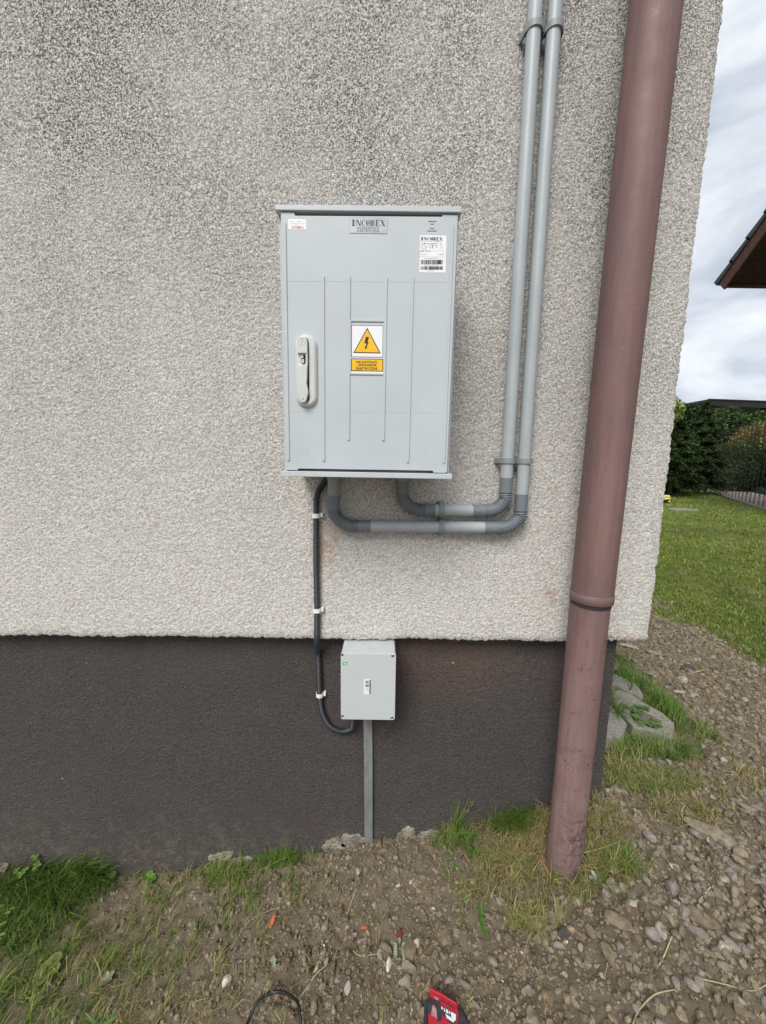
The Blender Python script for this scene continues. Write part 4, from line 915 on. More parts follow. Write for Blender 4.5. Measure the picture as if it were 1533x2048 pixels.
patches('dry_grass', 'dry yellow and brown grass around the foot of the downpipe', [
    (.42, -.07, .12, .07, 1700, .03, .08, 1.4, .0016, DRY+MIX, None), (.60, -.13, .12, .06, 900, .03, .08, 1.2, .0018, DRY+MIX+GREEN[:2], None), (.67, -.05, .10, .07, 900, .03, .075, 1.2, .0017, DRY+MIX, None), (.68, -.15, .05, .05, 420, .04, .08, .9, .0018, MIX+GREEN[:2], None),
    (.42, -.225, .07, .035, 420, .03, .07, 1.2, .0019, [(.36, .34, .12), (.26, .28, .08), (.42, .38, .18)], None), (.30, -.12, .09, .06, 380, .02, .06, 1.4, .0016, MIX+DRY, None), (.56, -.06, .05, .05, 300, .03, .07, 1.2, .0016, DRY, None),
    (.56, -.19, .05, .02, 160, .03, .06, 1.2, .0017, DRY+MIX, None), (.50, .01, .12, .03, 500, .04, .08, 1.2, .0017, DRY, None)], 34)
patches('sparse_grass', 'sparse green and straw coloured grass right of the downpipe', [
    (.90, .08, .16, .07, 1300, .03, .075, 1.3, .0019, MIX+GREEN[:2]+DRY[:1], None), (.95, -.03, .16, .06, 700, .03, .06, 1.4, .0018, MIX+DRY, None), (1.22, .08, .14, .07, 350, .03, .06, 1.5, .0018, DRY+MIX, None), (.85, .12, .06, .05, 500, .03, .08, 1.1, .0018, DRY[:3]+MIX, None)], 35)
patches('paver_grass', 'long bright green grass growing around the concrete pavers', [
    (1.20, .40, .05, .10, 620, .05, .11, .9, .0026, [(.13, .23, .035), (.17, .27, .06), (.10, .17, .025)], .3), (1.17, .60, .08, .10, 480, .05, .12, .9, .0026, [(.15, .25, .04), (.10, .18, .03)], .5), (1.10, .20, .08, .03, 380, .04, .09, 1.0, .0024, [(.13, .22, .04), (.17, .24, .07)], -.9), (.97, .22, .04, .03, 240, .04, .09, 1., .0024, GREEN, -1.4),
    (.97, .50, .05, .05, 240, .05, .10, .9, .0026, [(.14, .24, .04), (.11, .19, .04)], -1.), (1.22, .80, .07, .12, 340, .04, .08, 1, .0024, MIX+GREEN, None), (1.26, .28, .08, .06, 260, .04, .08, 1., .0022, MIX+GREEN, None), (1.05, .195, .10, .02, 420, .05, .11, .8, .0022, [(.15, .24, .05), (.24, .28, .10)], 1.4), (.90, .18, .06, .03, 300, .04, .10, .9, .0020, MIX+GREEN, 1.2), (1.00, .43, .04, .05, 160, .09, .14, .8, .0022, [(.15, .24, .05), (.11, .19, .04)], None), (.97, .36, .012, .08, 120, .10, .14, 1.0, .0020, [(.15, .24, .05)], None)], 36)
# the lawn
rng = np.random.default_rng(77); n = 190000
d = 1.4+(rng.uniform(0, 1, n)**1.7)*15; a = rng.uniform(.35, 1.35, n); x = d*np.cos(a)+.2; y = d*np.sin(a)-.9
bare = np.clip((fbm(x*1.3, y*1.3, 61)-.52)*8, 0, 1)*np.clip((fbm(x*5, y*5, 62)-.35)*6, 0, 1)
ok = (x > .83) & (lawn_mask(x, y) > rng.uniform(.05, .9, n)) & (rng.uniform(0, 1, n) > bare*.85)
fl = (x-8.1)*.87-(y-7.0)*.5; ok &= fl < 0.05
x, y = x[ok], y[ok]; n = len(x); d = np.hypot(x, y+1.09); big = fbm(x*.9, y*.9, 63); lc = pal(n, rng, [(.21, .31, .04), (.28, .38, .06), (.38, .42, .12), (.14, .24, .03)], [3, 3, 2.2, 2])*(.35+1.4*big)[:, None]
yl = rng.uniform(0, 1, n) < .14; lc[yl] = pal(int(yl.sum()), rng, [(.30, .28, .12), (.24, .25, .09)], [1, 1])
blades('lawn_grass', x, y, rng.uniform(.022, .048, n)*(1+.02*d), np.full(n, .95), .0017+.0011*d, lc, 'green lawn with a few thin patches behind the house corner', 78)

# ------------------------------------------------------------------ leafy weeds
def leaf_shape(kind):
    if kind == 'round': P = [(0, 0), (.35, .18), (.5, .5), (.38, .85), (0, 1), (-.38, .85), (-.5, .5), (-.35, .18)]
    elif kind == 'long': P = [(0, 0), (.10, .2), (.16, .5), (.12, .8), (0, 1), (-.12, .8), (-.16, .5), (-.10, .2)]
    elif kind == 'serrated': P = [(0, 0), (.06, .12), (.2, .2), (.08, .3), (.26, .42), (.1, .5), (.26, .64), (.1, .7), (.14, .88), (0, 1), (-.14, .88), (-.1, .7), (-.26, .64), (-.1, .5), (-.26, .42), (-.08, .3), (-.2, .2), (-.06, .12)]
    else: P = [(0, 0), (.22, .25), (.3, .55), (.2, .85), (0, 1), (-.2, .85), (-.3, .55), (-.22, .25)]
    V = [(0, .5, -.06)]+[(x, y, .12*abs(x)*2-.10*y*y) for x, y in P]; n = len(P)
    return tri_mesh('leaf', V, [(0, 1+i, 1+(i+1) % n) for i in range(n)])
LS = {}
def leaf_mesh(kind, m):
    if (kind, m) not in LS: me = leaf_shape(kind); me.materials.append(M_LF[m]); LS[(kind, m)] = me
    return LS[(kind, m)]
def plant(x, y, label, leaves, cat='weed', stem=None, mat='green', name='weed', group=None, z=None):
    z = gz(x, y)-.002 if z is None else z; o = empty(name, (x, y, z), label, cat, group)
    for (dx, dy, dz, s, rz, pitch, kind) in leaves:
        f = bpy.data.objects.new('leaf', leaf_mesh(kind, mat)); COL.objects.link(f); f.parent = o; f.location = (dx, dy, dz); f.scale = (s, s, s); f.rotation_euler = (pitch, 0, rz)
    if stem:
        bm = bmesh.new()
        for st in stem: P_, _ = resample(catmull([Vector((x+a, y+b, z+c)) for a, b, c in st]), .008); sweep(bm, P_, .0011, 5)
        from_bm('stem', bm, M_LF['olive'], o)
    return o
def rosette(n, r, s, kind, seed, up=.5):
    q = random.Random(seed); return [(r*.2*math.cos(t), r*.2*math.sin(t), .008+.004*q.random(), s*q.uniform(.7, 1.15), t-PI/2, up*q.uniform(.4, 1.3), kind) for t in [2*PI*(i+q.uniform(-.3, .3))/n for i in range(n)]]
def cloverish(n, R_x, R_y, s, seed, h=.03):
    q = random.Random(seed); L_ = []
    for i in range(n):
        cx, cy, cz, t0 = q.uniform(-R_x, R_x), q.uniform(-R_y, R_y), h*q.uniform(.4, 1.1), q.uniform(0, 6)
        for k in range(3): L_.append((cx, cy, cz, s*q.uniform(.8, 1.2), t0+k*2.09, q.uniform(-.1, .35), 'round'))
    return L_
plant(-1.168, -.085, 'bright green plant with pairs of rounded leaflets at the left edge', [(.012*(1 if i % 2 else -1), .014*(i//2)-.05, .05+.012*math.sin(i), .019, (-PI/2 if i % 2 else PI/2), .25, 'oval') for i in range(12)]+[(.03+.010*(1 if i % 2 else -1), .013*(i//2)-.12, .045, .017, (-PI/2 if i % 2 else PI/2)+.2, .25, 'oval') for i in range(12)], 'weed', [[(0, -.08, .0), (0, -.03, .04), (0, .05, .055)]], 'bright', 'leafy_plant')
plant(-1.20, .02, 'bright leafed weed standing in the lush grass at the left edge', cloverish(7, .05, .03, .012, 3, .07), mat='bright')
plant(-1.10, -.02, 'broad leafed weed in the middle of the lush grass', rosette(6, .02, .045, 'oval', 5, .9), mat='green')
plant(-.922, .040, 'small yellow green sprout at the plinth, leftmost of two', rosette(7, .012, .022, 'round', 6, .9), mat='bright')
plant(-.785, .036, 'small yellow green sprout at the plinth, rightmost of two', rosette(6, .012, .022, 'round', 7, .6), mat='bright')
plant(.287, .028, 'bright green clover leaves against the plinth left of the downpipe', cloverish(3, .014, .008, .018, 8, .035), mat='bright', name='clover')
plant(.315, -.035, 'bluish green ivy-like weed trailing between plinth and pinkish stone', cloverish(13, .030, .045, .0135, 9, .03), mat='green')
plant(.235, -.060, 'pale round leafed weed at the edge of the soil', cloverish(6, .03, .02, .011, 10, .02), mat='clover')
plant(.287, -.215, 'long serrated dandelion leaf lying on the soil', [(0, .045, .012, .052, PI, .05, 'serrated'), (-.005, .01, .014, .050, PI+.15, .0, 'serrated')], mat='green', name='dandelion')
plant(.062, -.234, 'silvery grey sprig with small paired leaves on the soil', [(.006*(1 if i % 2 else -1), .006*(i//2)-.018, .012, .013, (-1.1 if i % 2 else 1.1), .3, 'oval') for i in range(12)]+[(0, .018, .012, .013, 0, .2, 'oval')], mat='silver', name='sprig')
plant(-.274, -.248, 'crumpled pale green leaf lying near the black cable loop', [(0, 0, .010, .026, .4, .25, 'serrated'), (.004, .018, .008, .02, 1.7, .1, 'oval')], mat='silver', name='fallen_leaf', cat='leaf')
plant(-.745, -.225, 'bluish green sprig in the thin grass on the left', rosette(6, .01, .020, 'oval', 13, .7), mat='silver', name='sprig')
plant(-.93, -.20, 'round leafed weed near the lower left corner', rosette(5, .02, .034, 'round', 14, .5), mat='olive')
plant(-.70, -.315, 'lobed leaf weed at the bottom left', rosette(6, .02, .04, 'serrated', 15, .5), mat='green')
plant(.600, -.175, 'pale fuzzy clover head in the grass right of the downpipe foot', [(0, 0, .03+.002*k, .012, k*.7, .6, 'oval') for k in range(10)], 'flower', [[(0, 0, 0), (.002, 0, .015), (0, 0, .032)]], 'silver', 'clover_flower')
plant(.850, .21, 'clover leaves at the corner of the dark plinth', cloverish(7, .03, .04, .014, 16, .03), mat='clover', name='clover')
plant(1.00, .235, 'clover growing under the near edge of the largest paver', cloverish(9, .06, .02, .014, 17, .03), mat='clover', name='clover')
plant(.96, .47, 'leafy clover spilling over the joint between the pavers', cloverish(13, .045, .04, .016, 18, .075), mat='clover', name='clover')
plant(1.055, .325, 'creeping weed filling the hole of the largest paver', cloverish(40, .052, .060, .014, 19, .020), mat='clover', name='creeping_weed', z=.322)
q9 = random.Random(4)
plant(.246, .035, 'slender grass stem with seed heads leaning on the plinth', [(.05+.02*q9.uniform(-.6, .6), -.005, .11+.05*q9.random(), .010, q9.uniform(0, 6), .8, 'long') for _ in range(14)], 'grass stem', [[(0, 0, 0), (.02, .004, .06), (.055, .006, .16)], [(.035, .005, .10), (.055, .002, .125)]], 'olive', 'seed_stem')

# dry straws and a stick
def straw(P_, r, m, label, name='straw', cat='straw', group=None):
    Q = catmull([Vector((x, y, gz(x, y)+.006+dz)) for x, y, dz in P_], 6); bm = bmesh.new(); sweep(bm, Q, lambda s: r*(1-.4*s), 6); return tag(from_bm(name, bm, m), label, cat, group)
straw([(.640, -.375, 0), (.665, -.357, .004), (.692, -.340, .006)], .0016, M_STRAW, 'short pale dry straw lying across the gravel at lower right')
straw([(.820, -.262, 0), (.862, -.243, .008)], .0018, M_STRAW, 'short pale straw poking up in the gravel on the right')
straw([(.530, -.455, 0), (.560, -.430, .003), (.60, -.418, .002), (.65, -.412, .002)], .0020, M_STRAWG, 'curved greenish seed stalk at the bottom right')
straw([(.70, -.405, 0), (.75, -.418, .002), (.80, -.43, .0), (.86, -.418, .003)], .0016, M_STRAWG, 'long wavy yellowish stalk near the lower right corner')
straw([(.50, -.385, 0), (.53, -.36, .002), (.560, -.328, .004)], .0013, M_STRAWG, 'thin bent stalk pointing at the gravel in the lower middle')
straw([(-.065, -.222, 0), (-.045, -.232, .002), (.0, -.233, .003)], .0014, M_STRAWG, 'thin green stalk lying below the small orange brick chip')
straw([(-.19, -.30, 0), (-.155, -.268, .006), (-.12, -.245, .004)], .0012, M_STRAW, 'thin dry stem beside the black cable loop')
straw([(-.07, -.10, 0), (-.085, -.13, .003), (-.09, -.15, .002)], .0010, M_STRAW, 'tiny dry straw on the soil heap')
straw([(.60, -.09, .03), (.66, -.10, .02), (.72, -.10, .012)], .0013, M_STRAW, 'horizontal pale straw right of the downpipe')
straw([(-.42, -.20, .0), (-.38, -.13, .006), (-.30, -.10, .004)], .0012, M_STRAWG, 'long thin grass stalk on the left soil')
straw([(1.50, .655, 0), (1.56, .68, .003), (1.63, .70, .004)], .0045, M_WOOD, 'pale split wooden stick in the dirt strip', 'stick', 'stick')

# ------------------------------------------------------------------ concrete pavers
def paver(label, pts_, hole=None, zt=.335, th=.085):
    bm = bmesh.new()
    if hole is None: prismz(bm, pts_, zt-th, zt, .0035)
    else:
        from mathutils.geometry import tessellate_polygon
        for zz in (zt, zt-th):
            V = [Vector((x, y, zz)) for x, y in pts_]; Hh = [Vector((x, y, zz)) for x, y in hole]
            allv = [bm.verts.new(v) for v in V+Hh]; T = tessellate_polygon([V, Hh])
            for t in T: bm.faces.new([allv[i] for i in t])
            if zz == zt: top = allv
            else: bot = allv
        for lst in (range(len(pts_)), range(len(pts_), len(pts_)+len(hole))):
            lst = list(lst)
            for i in range(len(lst)): a, b = lst[i], lst[(i+1) % len(lst)]; bm.faces.new((top[a], top[b], bot[b], bot[a]))
        bmesh.ops.recalc_face_normals(bm, faces=bm.faces)
        es = [e for e in bm.edges if all(abs(v.co.z-zt) < 1e-6 for v in e.verts) and any(abs(f.normal.z) < .5 for f in e.link_faces)]
        bmesh.ops.bevel(bm, geom=es, offset=.0035, segments=2, affect='EDGES', profile=.5)
    return tag(from_bm('concrete_paver', bm, M_PAVER), label, 'paver', 'loose concrete grass pavers by the house corner')
paver('largest grey concrete grass paver with a weed-filled hole, beside the house corner', [(1.158, .290), (1.093, .212), (.982, .268), (.985, .305), (.985, .365), (.992, .425), (1.030, .492), (1.074, .510), (1.105, .476), (1.126, .414), (1.158, .352)],
      [(1.117, .306), (1.067, .256), (1.004, .290), (1.018, .351), (1.062, .392), (1.098, .345)])
paver('grey concrete paver piece nearest the plinth corner', [(.975, .400), (.973, .353), (.968, .283), (.909, .217), (.838, .206), (.81, .28), (.82, .42), (.90, .46)])
paver('grey concrete paver piece behind the largest paver', [(1.104, .655), (1.138, .626), (1.182, .561), (1.163, .484), (1.138, .448), (1.112, .482), (1.080, .537), (1.02, .575), (.95, .60), (.96, .66), (1.04, .68)])
paver('farthest small corner of a grey concrete paver at the plinth edge', [(1.19, .764), (1.180, .695), (1.145, .668), (1.09, .70), (1.0, .74), (1.02, .83), (1.13, .84)])

# ------------------------------------------------------------------ black cable and red power tool at the bottom edge
cbz = lambda x, y, dz=0: Vector((x, y, gz(x, y)+.006+dz))
P = [cbz(-.19+.0*k, -.50) for k in range(0)]
loop = [(-.150, -.52), (-.160, -.46), (-.170, -.40), (-.184, -.350), (-.208, -.322), (-.254, -.305), (-.293, -.322), (-.308, -.352), (-.318, -.40), (-.300, -.46), (-.25, -.50), (-.18, -.51), (-.08, -.50), (.02, -.48), (.08, -.46)]
bm = bmesh.new(); Q, _ = resample(catmull([cbz(x, y, .026 if 3 <= i <= 8 else .006) for i, (x, y) in enumerate(loop)]), .005); sweep(bm, Q, .0034, 10)
tag(from_bm('black_cable', bm, simple('black_cable_rubber', (.012, .012, .014), .45, .5)), 'loop of thin black cable lying on the soil at the bottom edge', 'cable')
M_TRED = simple('red_tool_plastic', (.42, .018, .035), .42, .5, .15, 90, 300, .0003)
M_TBLK = simple('black_tool_rubber', (.035, .037, .040), .6, .4, .4, 70, 200, .0006)
M_TDIRT = simple('dusty_pinkish_metal', (.36, .22, .21), .6, .4, .25, 80)
M_TWHT = simple('white_tool_label', (.72, .73, .78), .4, .5, .1, 200)
TZ = .100; tool = empty('power_tool', (.165, -.40, .06), 'red and black cordless power tool lying on its side in the soil', 'power tool')
def TP(u, v, z=TZ):
    """tool outline on its own upward-facing side, u to the right and v towards the viewer, in millimetres from its top left corner"""
    return (.1275+u*.00110, -.3462-v*.00086, z)
def tprism(name, pts_, z0, z1, m, parent, bev=.0015):
    bm = bmesh.new(); prismz(bm, [TP(u, v)[:2] for u, v in pts_], z0, z1, bev); return from_bm(name, bm, m, parent)
hs = tprism('housing', [(2, -2), (24, 11), (42, 22), (56, 30), (57.5, 44), (54, 56), (50, 75), (46, 95), (30, 100), (22, 140), (20, 175), (-14, 175), (-14, 130), (-10, 92), (-8, 48), (-8, 34), (-3, 8)], TZ-.050, TZ, M_TRED, tool, .004)
tprism('top_ridge', [(1, -5), (24, 7), (54, 26), (56, 32), (24, 13.5), (0, 2.5)], TZ-.040, TZ+.004, M_TRED, tool)
tprism('nose', [(57, 28), (67, 33), (70, 46), (77, 60), (78, 84), (60, 92), (52, 60), (57, 44)], TZ-.045, TZ-.004, M_TBLK, tool, .004)
tprism('grip_pad', [(-5, 15), (20, 24.5), (20, 52), (17, 60), (11, 60), (10.5, 38), (6.5, 30), (2.5, 30), (-2.5, 47), (-9, 46), (-8, 30)], TZ-.01, TZ+.0025, M_TBLK, tool, .001)
tprism('vent_slot', [(8, 12), (16, 16), (16, 21), (8, 17)], TZ-.001, TZ+.0012, M_TDIRT, tool, 0)
tprism('vent_slot', [(22, 19), (50, 35), (50, 37.5), (22, 21.5)], TZ-.001, TZ+.0012, M_TBLK, tool, 0)
tprism('metal_insert', [(3.2, 30.5), (6.2, 30.5), (10.2, 38), (10.6, 55), (-1.6, 48)], TZ-.004, TZ+.0012, M_TDIRT, tool, 0)
pl = tprism('type_plate', [(20.5, 31), (52, 47), (48.5, 62), (40, 66), (20.5, 45)], TZ-.002, TZ+.001, M_TBLK, tool, 0)
for p in ([(21, 32.5), (23.5, 34), (23.5, 38.5), (21, 38)], [(26, 35.5), (28, 36.5), (28, 43), (26, 42)], [(30, 37), (34.5, 39.5), (34.5, 46.5), (30, 44.5)], [(36, 41), (38.5, 42), (38, 47), (36, 46.5)], [(40, 42), (50, 47.5), (47.5, 59.5), (39.5, 55)], [(28, 46), (38, 52.5), (45, 58.5), (43, 62.5), (30, 54)]):
    tprism('printed_block', p, TZ+.0005, TZ+.0015, M_TWHT, pl, 0)
tprism('base_edge', [(-12, 10), (-9, 6), (-5, 14), (-9, 60), (-13, 100), (-18, 100), (-17, 50)], TZ-.05, TZ-.012, M_TBLK, tool, .003)

# ------------------------------------------------------------------ garden behind: fence, trees, toy, neighbour's roof
GZ = .325
F0, F1 = Vector((7.75, 6.35, GZ)), Vector((13.9, 16.9, GZ)); fd = (F1-F0); FL = fd.length; fd.normalize(); FH = 1.95
fence = empty('chain_link_fence', F0, 'brown-grey chain-link fence with diamond mesh at the far edge of the lawn', 'fence')
M_WIRE = simple('dull_fence_wire', (.045, .042, .038), .7, .3)
bm = bmesh.new(); s = .068; su = .155; nz_ = int(FH/s); wv = .0052
for k in range(int(FL/(2*su))):
    for par in (0, 1):
        u0 = k*2*su; prev = None
        for j in range(nz_+1):
            u = u0+(su if (j+par) % 2 else 0); p = F0+fd*u+Vector((0, 0, .05+j*s)); off = fd*wv; nrm = Vector((fd.y, -fd.x, 0))*wv
            cur = [bm.verts.new(p+off), bm.verts.new(p-off*.5+nrm*1.2), bm.verts.new(p-off*.5-nrm*1.2)]
            if prev:
                for q_ in range(3): bm.faces.new((prev[q_], prev[(q_+1) % 3], cur[(q_+1) % 3], cur[q_]))
            prev = cur
wm = from_bm('wire_mesh', bm, M_WIRE, fence)
for k in range(3):
    p = F0+fd*(.05, 6.6, 12.0)[k]; bm = bmesh.new(); sweep(bm, [p+Vector((0, 0, -.2)), p+Vector((0, 0, FH+.08))], .022, 10); from_bm('fence_post', bm, simple('green_grey_post', (.05, .07, .055), .5) if k == 0 else bpy.data.materials['green_grey_post'], fence)
# concrete edging under the fence, gravel path and green net beyond
nrm = Vector((fd.y, -fd.x, 0))
def strip(name, u0, u1, v0, v1, z0, z1, m, lab=None, cat=None, kind=None, noise_=0):
    bm = bmesh.new(); N = 60; prev = None
    for i in range(N+1):
        u = u0+(u1-u0)*i/N; w = noise_*(math.sin(i*1.3)+math.sin(i*2.9))*.5
        cur = [bm.verts.new(F0+fd*u+nrm*v+Vector((0, 0, z-GZ+GZ-GZ+(w if z == z1 else 0)))) for v, z in ((v0, z0), (v0, z1), (v1, z1), (v1, z0))]
        if prev:
            for q_ in range(4): bm.faces.new((prev[q_], prev[(q_+1) % 4], cur[(q_+1) % 4], cur[q_]))
        prev = cur
    bmesh.ops.recalc_face_normals(bm, faces=bm.faces); o = from_bm(name, bm, m); tag(o, lab, cat, None, kind); return o
strip('fence_edging', -.2, FL, -.05, .0, .22, .365, simple('edging_concrete', (.24, .21, .18), .9, .3, .3, 9), 'low concrete edging board under the chain-link fence', 'edging')
q = NB('gravel_path'); v = q.vor(9, out='Color'); sp_ = q.n('ShaderNodeSeparateColor'); q.l(v, sp_.inputs[0]); q.color(q.mix(sp_.outputs[0], (.17, .135, .12), (.36, .31, .28))).rough(.95, .2).bump(q.vor(9), .05); M_PATH = q.m
strip('gravel_path', -.3, FL+3, .005, 1.25, .10, .345, M_PATH, 'pinkish grey gravel path beyond the chain-link fence', None, 'structure')
bm = bmesh.new(); strip_net = strip('green_net', .2, FL+2, 1.2, 1.23, .3, .50, simple('dark_green_net', (.012, .09, .065), .7, .3, .2, 5), 'low dark green net along the foot of the bushes', 'net', None, .05); bm.free()

def crown(name, centre, dims, n, leaf, cols, parent, seed, shape='ball', droop=.0, gap=.5, m=None):
    rng = np.random.default_rng(seed); P = []
    c = np.array(centre); D_ = np.array(dims)
    while len(P) < n:
        q = rng.normal(size=(n, 3)); q /= np.linalg.norm(q, axis=1)[:, None]; r = rng.uniform(.35, 1, n)**.45; q = q*r[:, None]
        if shape == 'cone':
            t = rng.uniform(0, 1, n)**.8; th = rng.uniform(0, 2*PI, n); rr_ = (1-t*.93)*(.25+.75*rng.uniform(0, 1, n)**.5); lay = (1-.42*((t*9) % 1))*(1+.22*np.sin(th*5+np.floor(t*9)*2.1))
            q = np.stack([rr_*lay*np.cos(th), rr_*lay*np.sin(th), t*2-1], 1)
        w = c+q*D_; nz = fbm(w[:, 0]*2.2+w[:, 2]*1.1, w[:, 1]*2.2+w[:, 2]*2.1, seed % 50, 3)
        k = nz > gap*.5+rng.uniform(-.05, .12, n)*1.; bump_ = 1+.25*(nz-.5); w = c+q*D_*bump_[:, None]; P.extend(w[k].tolist())
    P = np.array(P[:n]); n = len(P); a = rng.normal(size=(n, 3)); a[:, 2] *= .55
    if shape == 'cone': a = (P-c)*[1, 1, 0]+rng.normal(0, .35, (n, 3))*D_[0]; a[:, 2] -= droop*D_[0]
    a /= np.linalg.norm(a, axis=1)[:, None]; b = np.cross(a, rng.normal(size=(n, 3))); b /= np.linalg.norm(b, axis=1)[:, None]
    s_ = leaf*rng.uniform(.6, 1.4, n)[:, None]; asp = 1.5 if shape == 'ball' else 2.4
    V = np.stack([P-a*s_*asp*.5, P+b*s_*.5, P+a*s_*asp*.5, P-b*s_*.5], 1).reshape(-1, 3); F = np.arange(n*4).reshape(-1, 4)
    cl = fbm(P[:, 0]*1.9+P[:, 2]*.7, P[:, 1]*1.9+P[:, 2]*1.6, 7+seed % 9, 3); cl = .45+2.3*np.clip(cl-.22, 0, 1)**1.3
    col = np.repeat(pal(n, rng, cols, [1]*len(cols))*cl[:, None], 4, 0); me = tri_mesh(name, V, F, col); return link(name, me, parent, None, m or M_LEAF)
DKG = [(.026, .055, .012), (.040, .078, .016), (.018, .036, .010), (.075, .12, .028)]; MDG = [(.07, .12, .025), (.05, .09, .02), (.10, .15, .035)]
def tree(x, y, label, h0, h1, rad, n, leaf, cols, seed, shape='ball', cat='tree', trunk=.05, name='tree', gap=.5, group=None):
    z = float(ground_base(np.array([x]), np.array([y]))[0]); o = empty(name, (x, y, z), label, cat, group); rr_ = random.Random(seed); bm = bmesh.new()
    ht = z+(h0+h1)/2*(1 if shape == 'ball' else 1.6); ht = min(ht, z+h1*.92)
    sweep(bm, [Vector((x+.03*math.sin(t*5+seed), y, z-.1+(ht-z)*t)) for t in [i/8 for i in range(9)]], lambda s_: trunk*(1-.75*s_), 8)
    for k in range(9):
        a = rr_.uniform(0, 6.28); zz = z+h0+(h1-h0)*rr_.uniform(.0, .6); L_ = rad*rr_.uniform(.4, .8); sweep(bm, [Vector((x, y, zz)), Vector((x+L_*.5*math.cos(a), y+L_*.5*math.sin(a), zz+L_*.2)), Vector((x+L_*math.cos(a), y+L_*math.sin(a), zz+L_*(.5 if shape == 'ball' else .05)))], lambda s_: trunk*.35*(1-.8*s_), 5)
    from_bm('trunk', bm, M_BARK, o)
    crown('crown', (x, y, z+(h0+h1)/2), (rad, rad, (h1-h0)/2), n, leaf, cols, o, seed, shape, .25, gap); return o
tree(8.35, 10.15, 'dark spruce with bare lower trunk, left of the two at the lawn edge', .25, 2.45, .95, 30000, .034, DKG, 101, 'cone', 'spruce', .06, 'spruce_tree', .42)
tree(9.75, 10.9, 'dark spruce standing right of the first at the lawn edge', .10, 2.75, 1.05, 34000, .034, DKG, 102, 'cone', 'spruce', .055, 'spruce_tree', .42)
tree(9.15, 11.6, 'dark bushy evergreen filling the gap behind the two spruces', -.1, 2.2, 1.0, 26000, .042, DKG, 103, 'ball', 'evergreen', .06, 'evergreen_bush', .44)
tree(7.5, 10.5, 'dark evergreen mostly hidden by the house corner', -.1, 2.7, 1.0, 16000, .045, DKG, 104, 'ball', 'evergreen', .06, 'evergreen_bush', .44)
o_ = tree(7.85, 9.9, 'light yellow green shoots rising above the spruce tops by the wall', 1.9, 2.78, .42, 900, .06, [(.22, .30, .07), (.28, .36, .10)], 105, 'ball', 'tree', .02, 'young_tree', .5)
tree(14.1, 13.0, 'orange tipped broad shrub seen through the fence mesh', .3, 2.55, 1.35, 14000, .05, [(.42, .29, .09), (.36, .30, .10), (.50, .37, .15), (.22, .23, .06)], 106, 'ball', 'shrub', .06, 'orange_shrub', .35)
tree(12.2, 12.2, 'dense dark green shrub in front of the orange one', .0, 1.75, 1.0, 20000, .05, MDG+DKG[:1], 107, 'ball', 'shrub', .05, 'green_shrub', .35)
tree(13.3, 11.6, 'dense green shrub at the right edge behind the fence', .0, 1.75, 1.05, 14000, .05, MDG+DKG[:1], 108, 'ball', 'shrub', .05, 'green_shrub', .35)
for i, (x, y, h, lab) in enumerate([(12.9, 15.4, 3.35, 'dark green hedge tree behind the spruces, leftmost of the row'), (14.5, 15.6, 3.3, 'dark green hedge tree in the row, second from the left'), (15.9, 15.5, 3.1, 'dark green hedge tree in the row, third from the left'), (17.4, 15.4, 3.15, 'dark green hedge tree at the right end of the row')]):
    tree(x, y, lab, .1, h, 1.25, 11000, .085, DKG+MDG, 120+i, 'ball', 'hedge tree', .08, 'hedge_tree', .4, 'hedge trees below the open shed roof')
tree(18.6, 16.3, 'round topped green tree rising above the shed roof at the right edge', .8, 4.6, 1.25, 7000, .12, MDG, 130, 'ball', 'tree', .1, 'leafy_tree', .4)

# open shed roof far behind the trees
shed = empty('open_shed', (20, 20, .3), 'dark flat-roofed open shed on posts behind the hedge', 'shed')
M_SHED = simple('dark_shed_steel', (.022, .022, .024), .7, .3)
bm = bmesh.new(); prism(bm, [(16.0, 4.30), (16.8, 4.50), (26, 4.30), (26, 4.02), (20.6, 4.10), (18.0, 4.16)], 19.6, 24, 0); from_bm('roof', bm, M_SHED, shed)
bm = bmesh.new()
for i in range(70): box(bm, 16.9+i*.13, 16.97+i*.13, 19.55, 19.7, 4.47-.022*(i*.13), 4.54-.022*(i*.13))
tag(from_bm('roof_corrugation', bm, M_SHED, shed), kind='stuff')
for x in (17.3, 20.1, 23.5):
    bm = bmesh.new(); box(bm, x-.09, x+.09, 19.8, 19.98, .2, 4.15); from_bm('post', bm, M_SHED, shed)
bm = bmesh.new(); box(bm, 19.3, 22.5, 19.75, 19.85, 3.42, 3.5); from_bm('cross_beam', bm, M_SHED, shed)

# neighbour's house: its roof's left verge and the underside of the overhang
nX, nY, nZ = 5.713, 6.0, 4.336; TS = math.tan(math.radians(41.2)); RUN = 4.6; WXE = 9.0
nb = empty('neighbour_house', (nX+5, nY-RUN, .33), 'neighbouring house whose dark tiled roof overhang juts in at the right edge', 'house')
M_TILE = simple('dark_concrete_tile', (.05, .052, .058), .75, .35, .25, 8)
M_FASC = simple('dark_red_brown_wood', (.075, .030, .022), .65, .35, .3, 14)
M_SOFF = simple('brown_black_boards', (.040, .022, .017), .7, .3, .3, 10)
def yz(bm, x0, x1, pts_):
    a = [bm.verts.new((x0, y, z)) for y, z in pts_]; b = [bm.verts.new((x1, y, z)) for y, z in pts_]; n = len(pts_)
    bm.faces.new(a); bm.faces.new(b[::-1])
    for i in range(n): bm.faces.new((a[i], b[i], b[(i+1) % n], a[(i+1) % n]))
    bmesh.ops.recalc_face_normals(bm, faces=bm.faces)
ca, sa = math.cos(math.radians(41.2)), math.sin(math.radians(41.2)); SL = RUN/ca
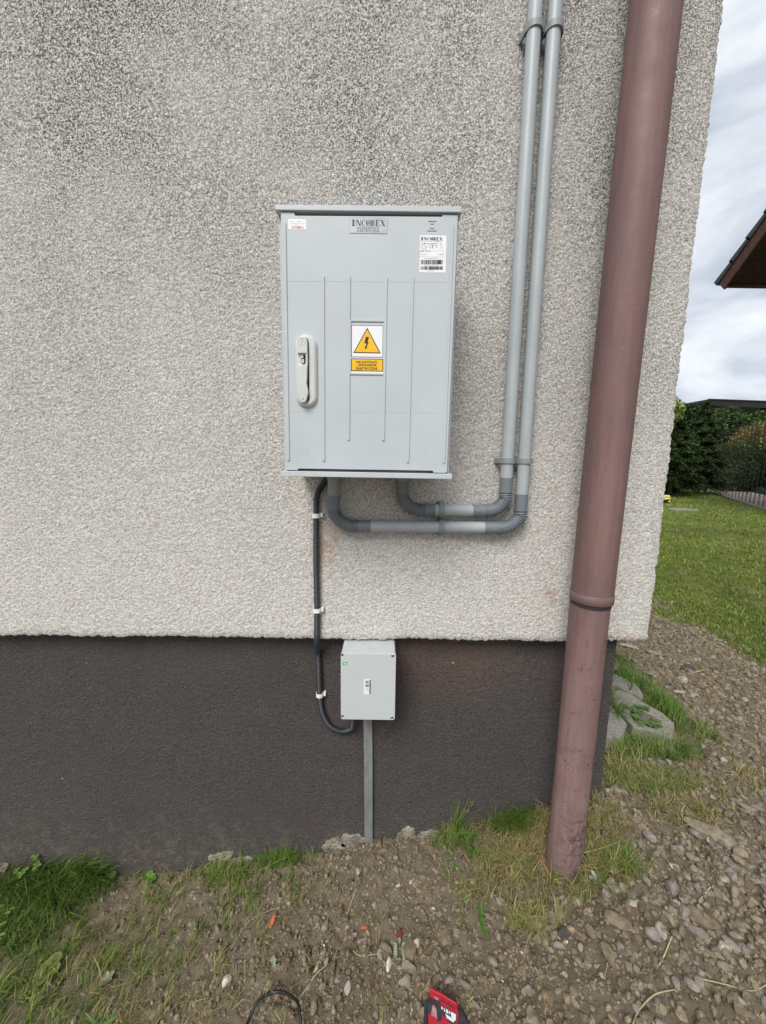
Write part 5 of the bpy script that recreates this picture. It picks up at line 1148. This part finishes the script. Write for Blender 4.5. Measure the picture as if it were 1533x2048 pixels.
def sp2(s0, s1, t0, t1, mir=False):   # s along the slope from the far eave up, t out of the roof
    P_ = [(nY-ca*s_+sa*t_, nZ+sa*s_+ca*t_) for s_, t_ in ((s0, t0), (s1, t0), (s1, t1), (s0, t1))]
    return [(2*(nY-RUN)-y, z) for y, z in P_] if mir else P_
pt_ = .34
for mir in (False, True):
    bm = bmesh.new(); yz(bm, nX+.03, nX+WXE, sp2(.02, SL, .03, .06, mir)); from_bm('roof', bm, M_SOFF, nb)
    bm = bmesh.new(); yz(bm, nX+.0, nX+.035, sp2(.0, SL, -.14, .035, mir)); from_bm('barge_board', bm, M_FASC, nb)
    bm = bmesh.new()
    for k in range(int(SL/pt_)+1):
        for j in range(int((WXE-.3)/.30)):
            P_ = sp2(k*pt_-.02, min(SL, k*pt_+pt_*1.05), .065, .10, mir); q0 = sp2(k*pt_-.02, k*pt_, .065, .135, mir); P_[3] = q0[3]; yz(bm, nX+.28+j*.30, nX+.28+j*.30+.29, P_)
    tag(from_bm('roof_tiles', bm, M_TILE, nb), kind='stuff')
for k in range(int(SL/pt_)+1):
    bm = bmesh.new(); P_ = sp2(k*pt_-.03, min(SL, k*pt_+pt_*1.04), .035, .10); q0 = sp2(k*pt_-.03, k*pt_, .035, .135); P_[3] = q0[3]; yz(bm, nX-.025, nX+.27, P_); bmesh.ops.bevel(bm, geom=list(bm.edges), offset=.006, segments=1, affect='EDGES'); from_bm('verge_tile', bm, M_TILE, nb)
for k in range(int(SL/.125)):
    bm = bmesh.new(); yz(bm, nX+.04, nX+1.12, sp2(k*.125+.03, k*.125+.150, .0, .022)); from_bm('soffit_board', bm, M_SOFF, nb)
bm = bmesh.new(); yz(bm, nX+.04, nX+WXE, sp2(-.012, .018, -.075, .05)); from_bm('fascia', bm, M_FASC, nb)
bm = bmesh.new(); box(bm, nX+.70, nX+1.2, nY-.40, nY-.28, nZ+.05, nZ+.19, .01); from_bm('purlin_end', bm, M_SOFF, nb)
bm = bmesh.new(); yz(bm, nX+1.15, nX+WXE-.5, [(nY-.55, 0), (nY-.55, nZ+.45), (nY-RUN, nZ+TS*RUN-.1), (nY-2*RUN+.55, nZ+.45), (nY-2*RUN+.55, 0)]); from_bm('wall', bm, simple('cream_render', (.5, .45, .36), .9, .3, .1, 6), nb)

# toy tractor on the lawn
tx, ty = 6.70, 8.15; tz = .33; toy = empty('toy_tractor', (tx, ty, tz), 'small yellow toy tractor with black wheels on the lawn beside the wall', 'toy tractor')
M_TY = simple('pale_yellow_plastic', (.80, .72, .22), .45, .5, .05, 10); M_TK = simple('black_toy_tyre', (.02, .02, .02), .6)
bm = bmesh.new(); box(bm, tx-.16, tx+.20, ty-.07, ty+.07, tz+.07, tz+.13, .02); from_bm('chassis', bm, M_TY, toy)
bm = bmesh.new(); box(bm, tx+.02, tx+.20, ty-.055, ty+.055, tz+.13, tz+.19, .025); from_bm('bonnet', bm, M_TY, toy)
bm = bmesh.new()
for sx in (-.12, .0):
    for sy in (-.06, .05): box(bm, tx+sx-.008, tx+sx+.008, ty+sy, ty+sy+.012, tz+.13, tz+.25)
box(bm, tx-.14, tx+.02, ty-.07, ty+.07, tz+.25, tz+.27, .006); from_bm('cab_frame', bm, M_TY, toy)
bm = bmesh.new(); box(bm, tx-.11, tx-.03, ty-.04, ty+.04, tz+.13, tz+.18, .01); from_bm('seat', bm, M_TK, toy)
for (wx, r) in ((-.11, .075), (.13, .05)):
    for sy in (-1, 1):
        bm = bmesh.new(); sweep(bm, [Vector((tx+wx, ty+sy*.065, tz+r)), Vector((tx+wx, ty+sy*.11, tz+r))], r, 18); w_ = from_bm('wheel', bm, M_TK, toy)
        bm = bmesh.new(); sweep(bm, [Vector((tx+wx, ty+sy*.1101, tz+r)), Vector((tx+wx, ty+sy*.116, tz+r))], r*.5, 12); from_bm('rim', bm, M_TY, w_)
# grey slab sunk in the lawn
bm = bmesh.new(); rr = random.Random(2); prismz(bm, [(6.32+.30*math.cos(t)*rr.uniform(.8, 1.1), 6.95+.22*math.sin(t)*rr.uniform(.8, 1.1)) for t in [2*PI*i/14 for i in range(14)]], .25, .342, .01)
tag(from_bm('stone_slab', bm, M_PAVER), 'flat grey stone slab sunk in the lawn in front of the spruces', 'stone slab')
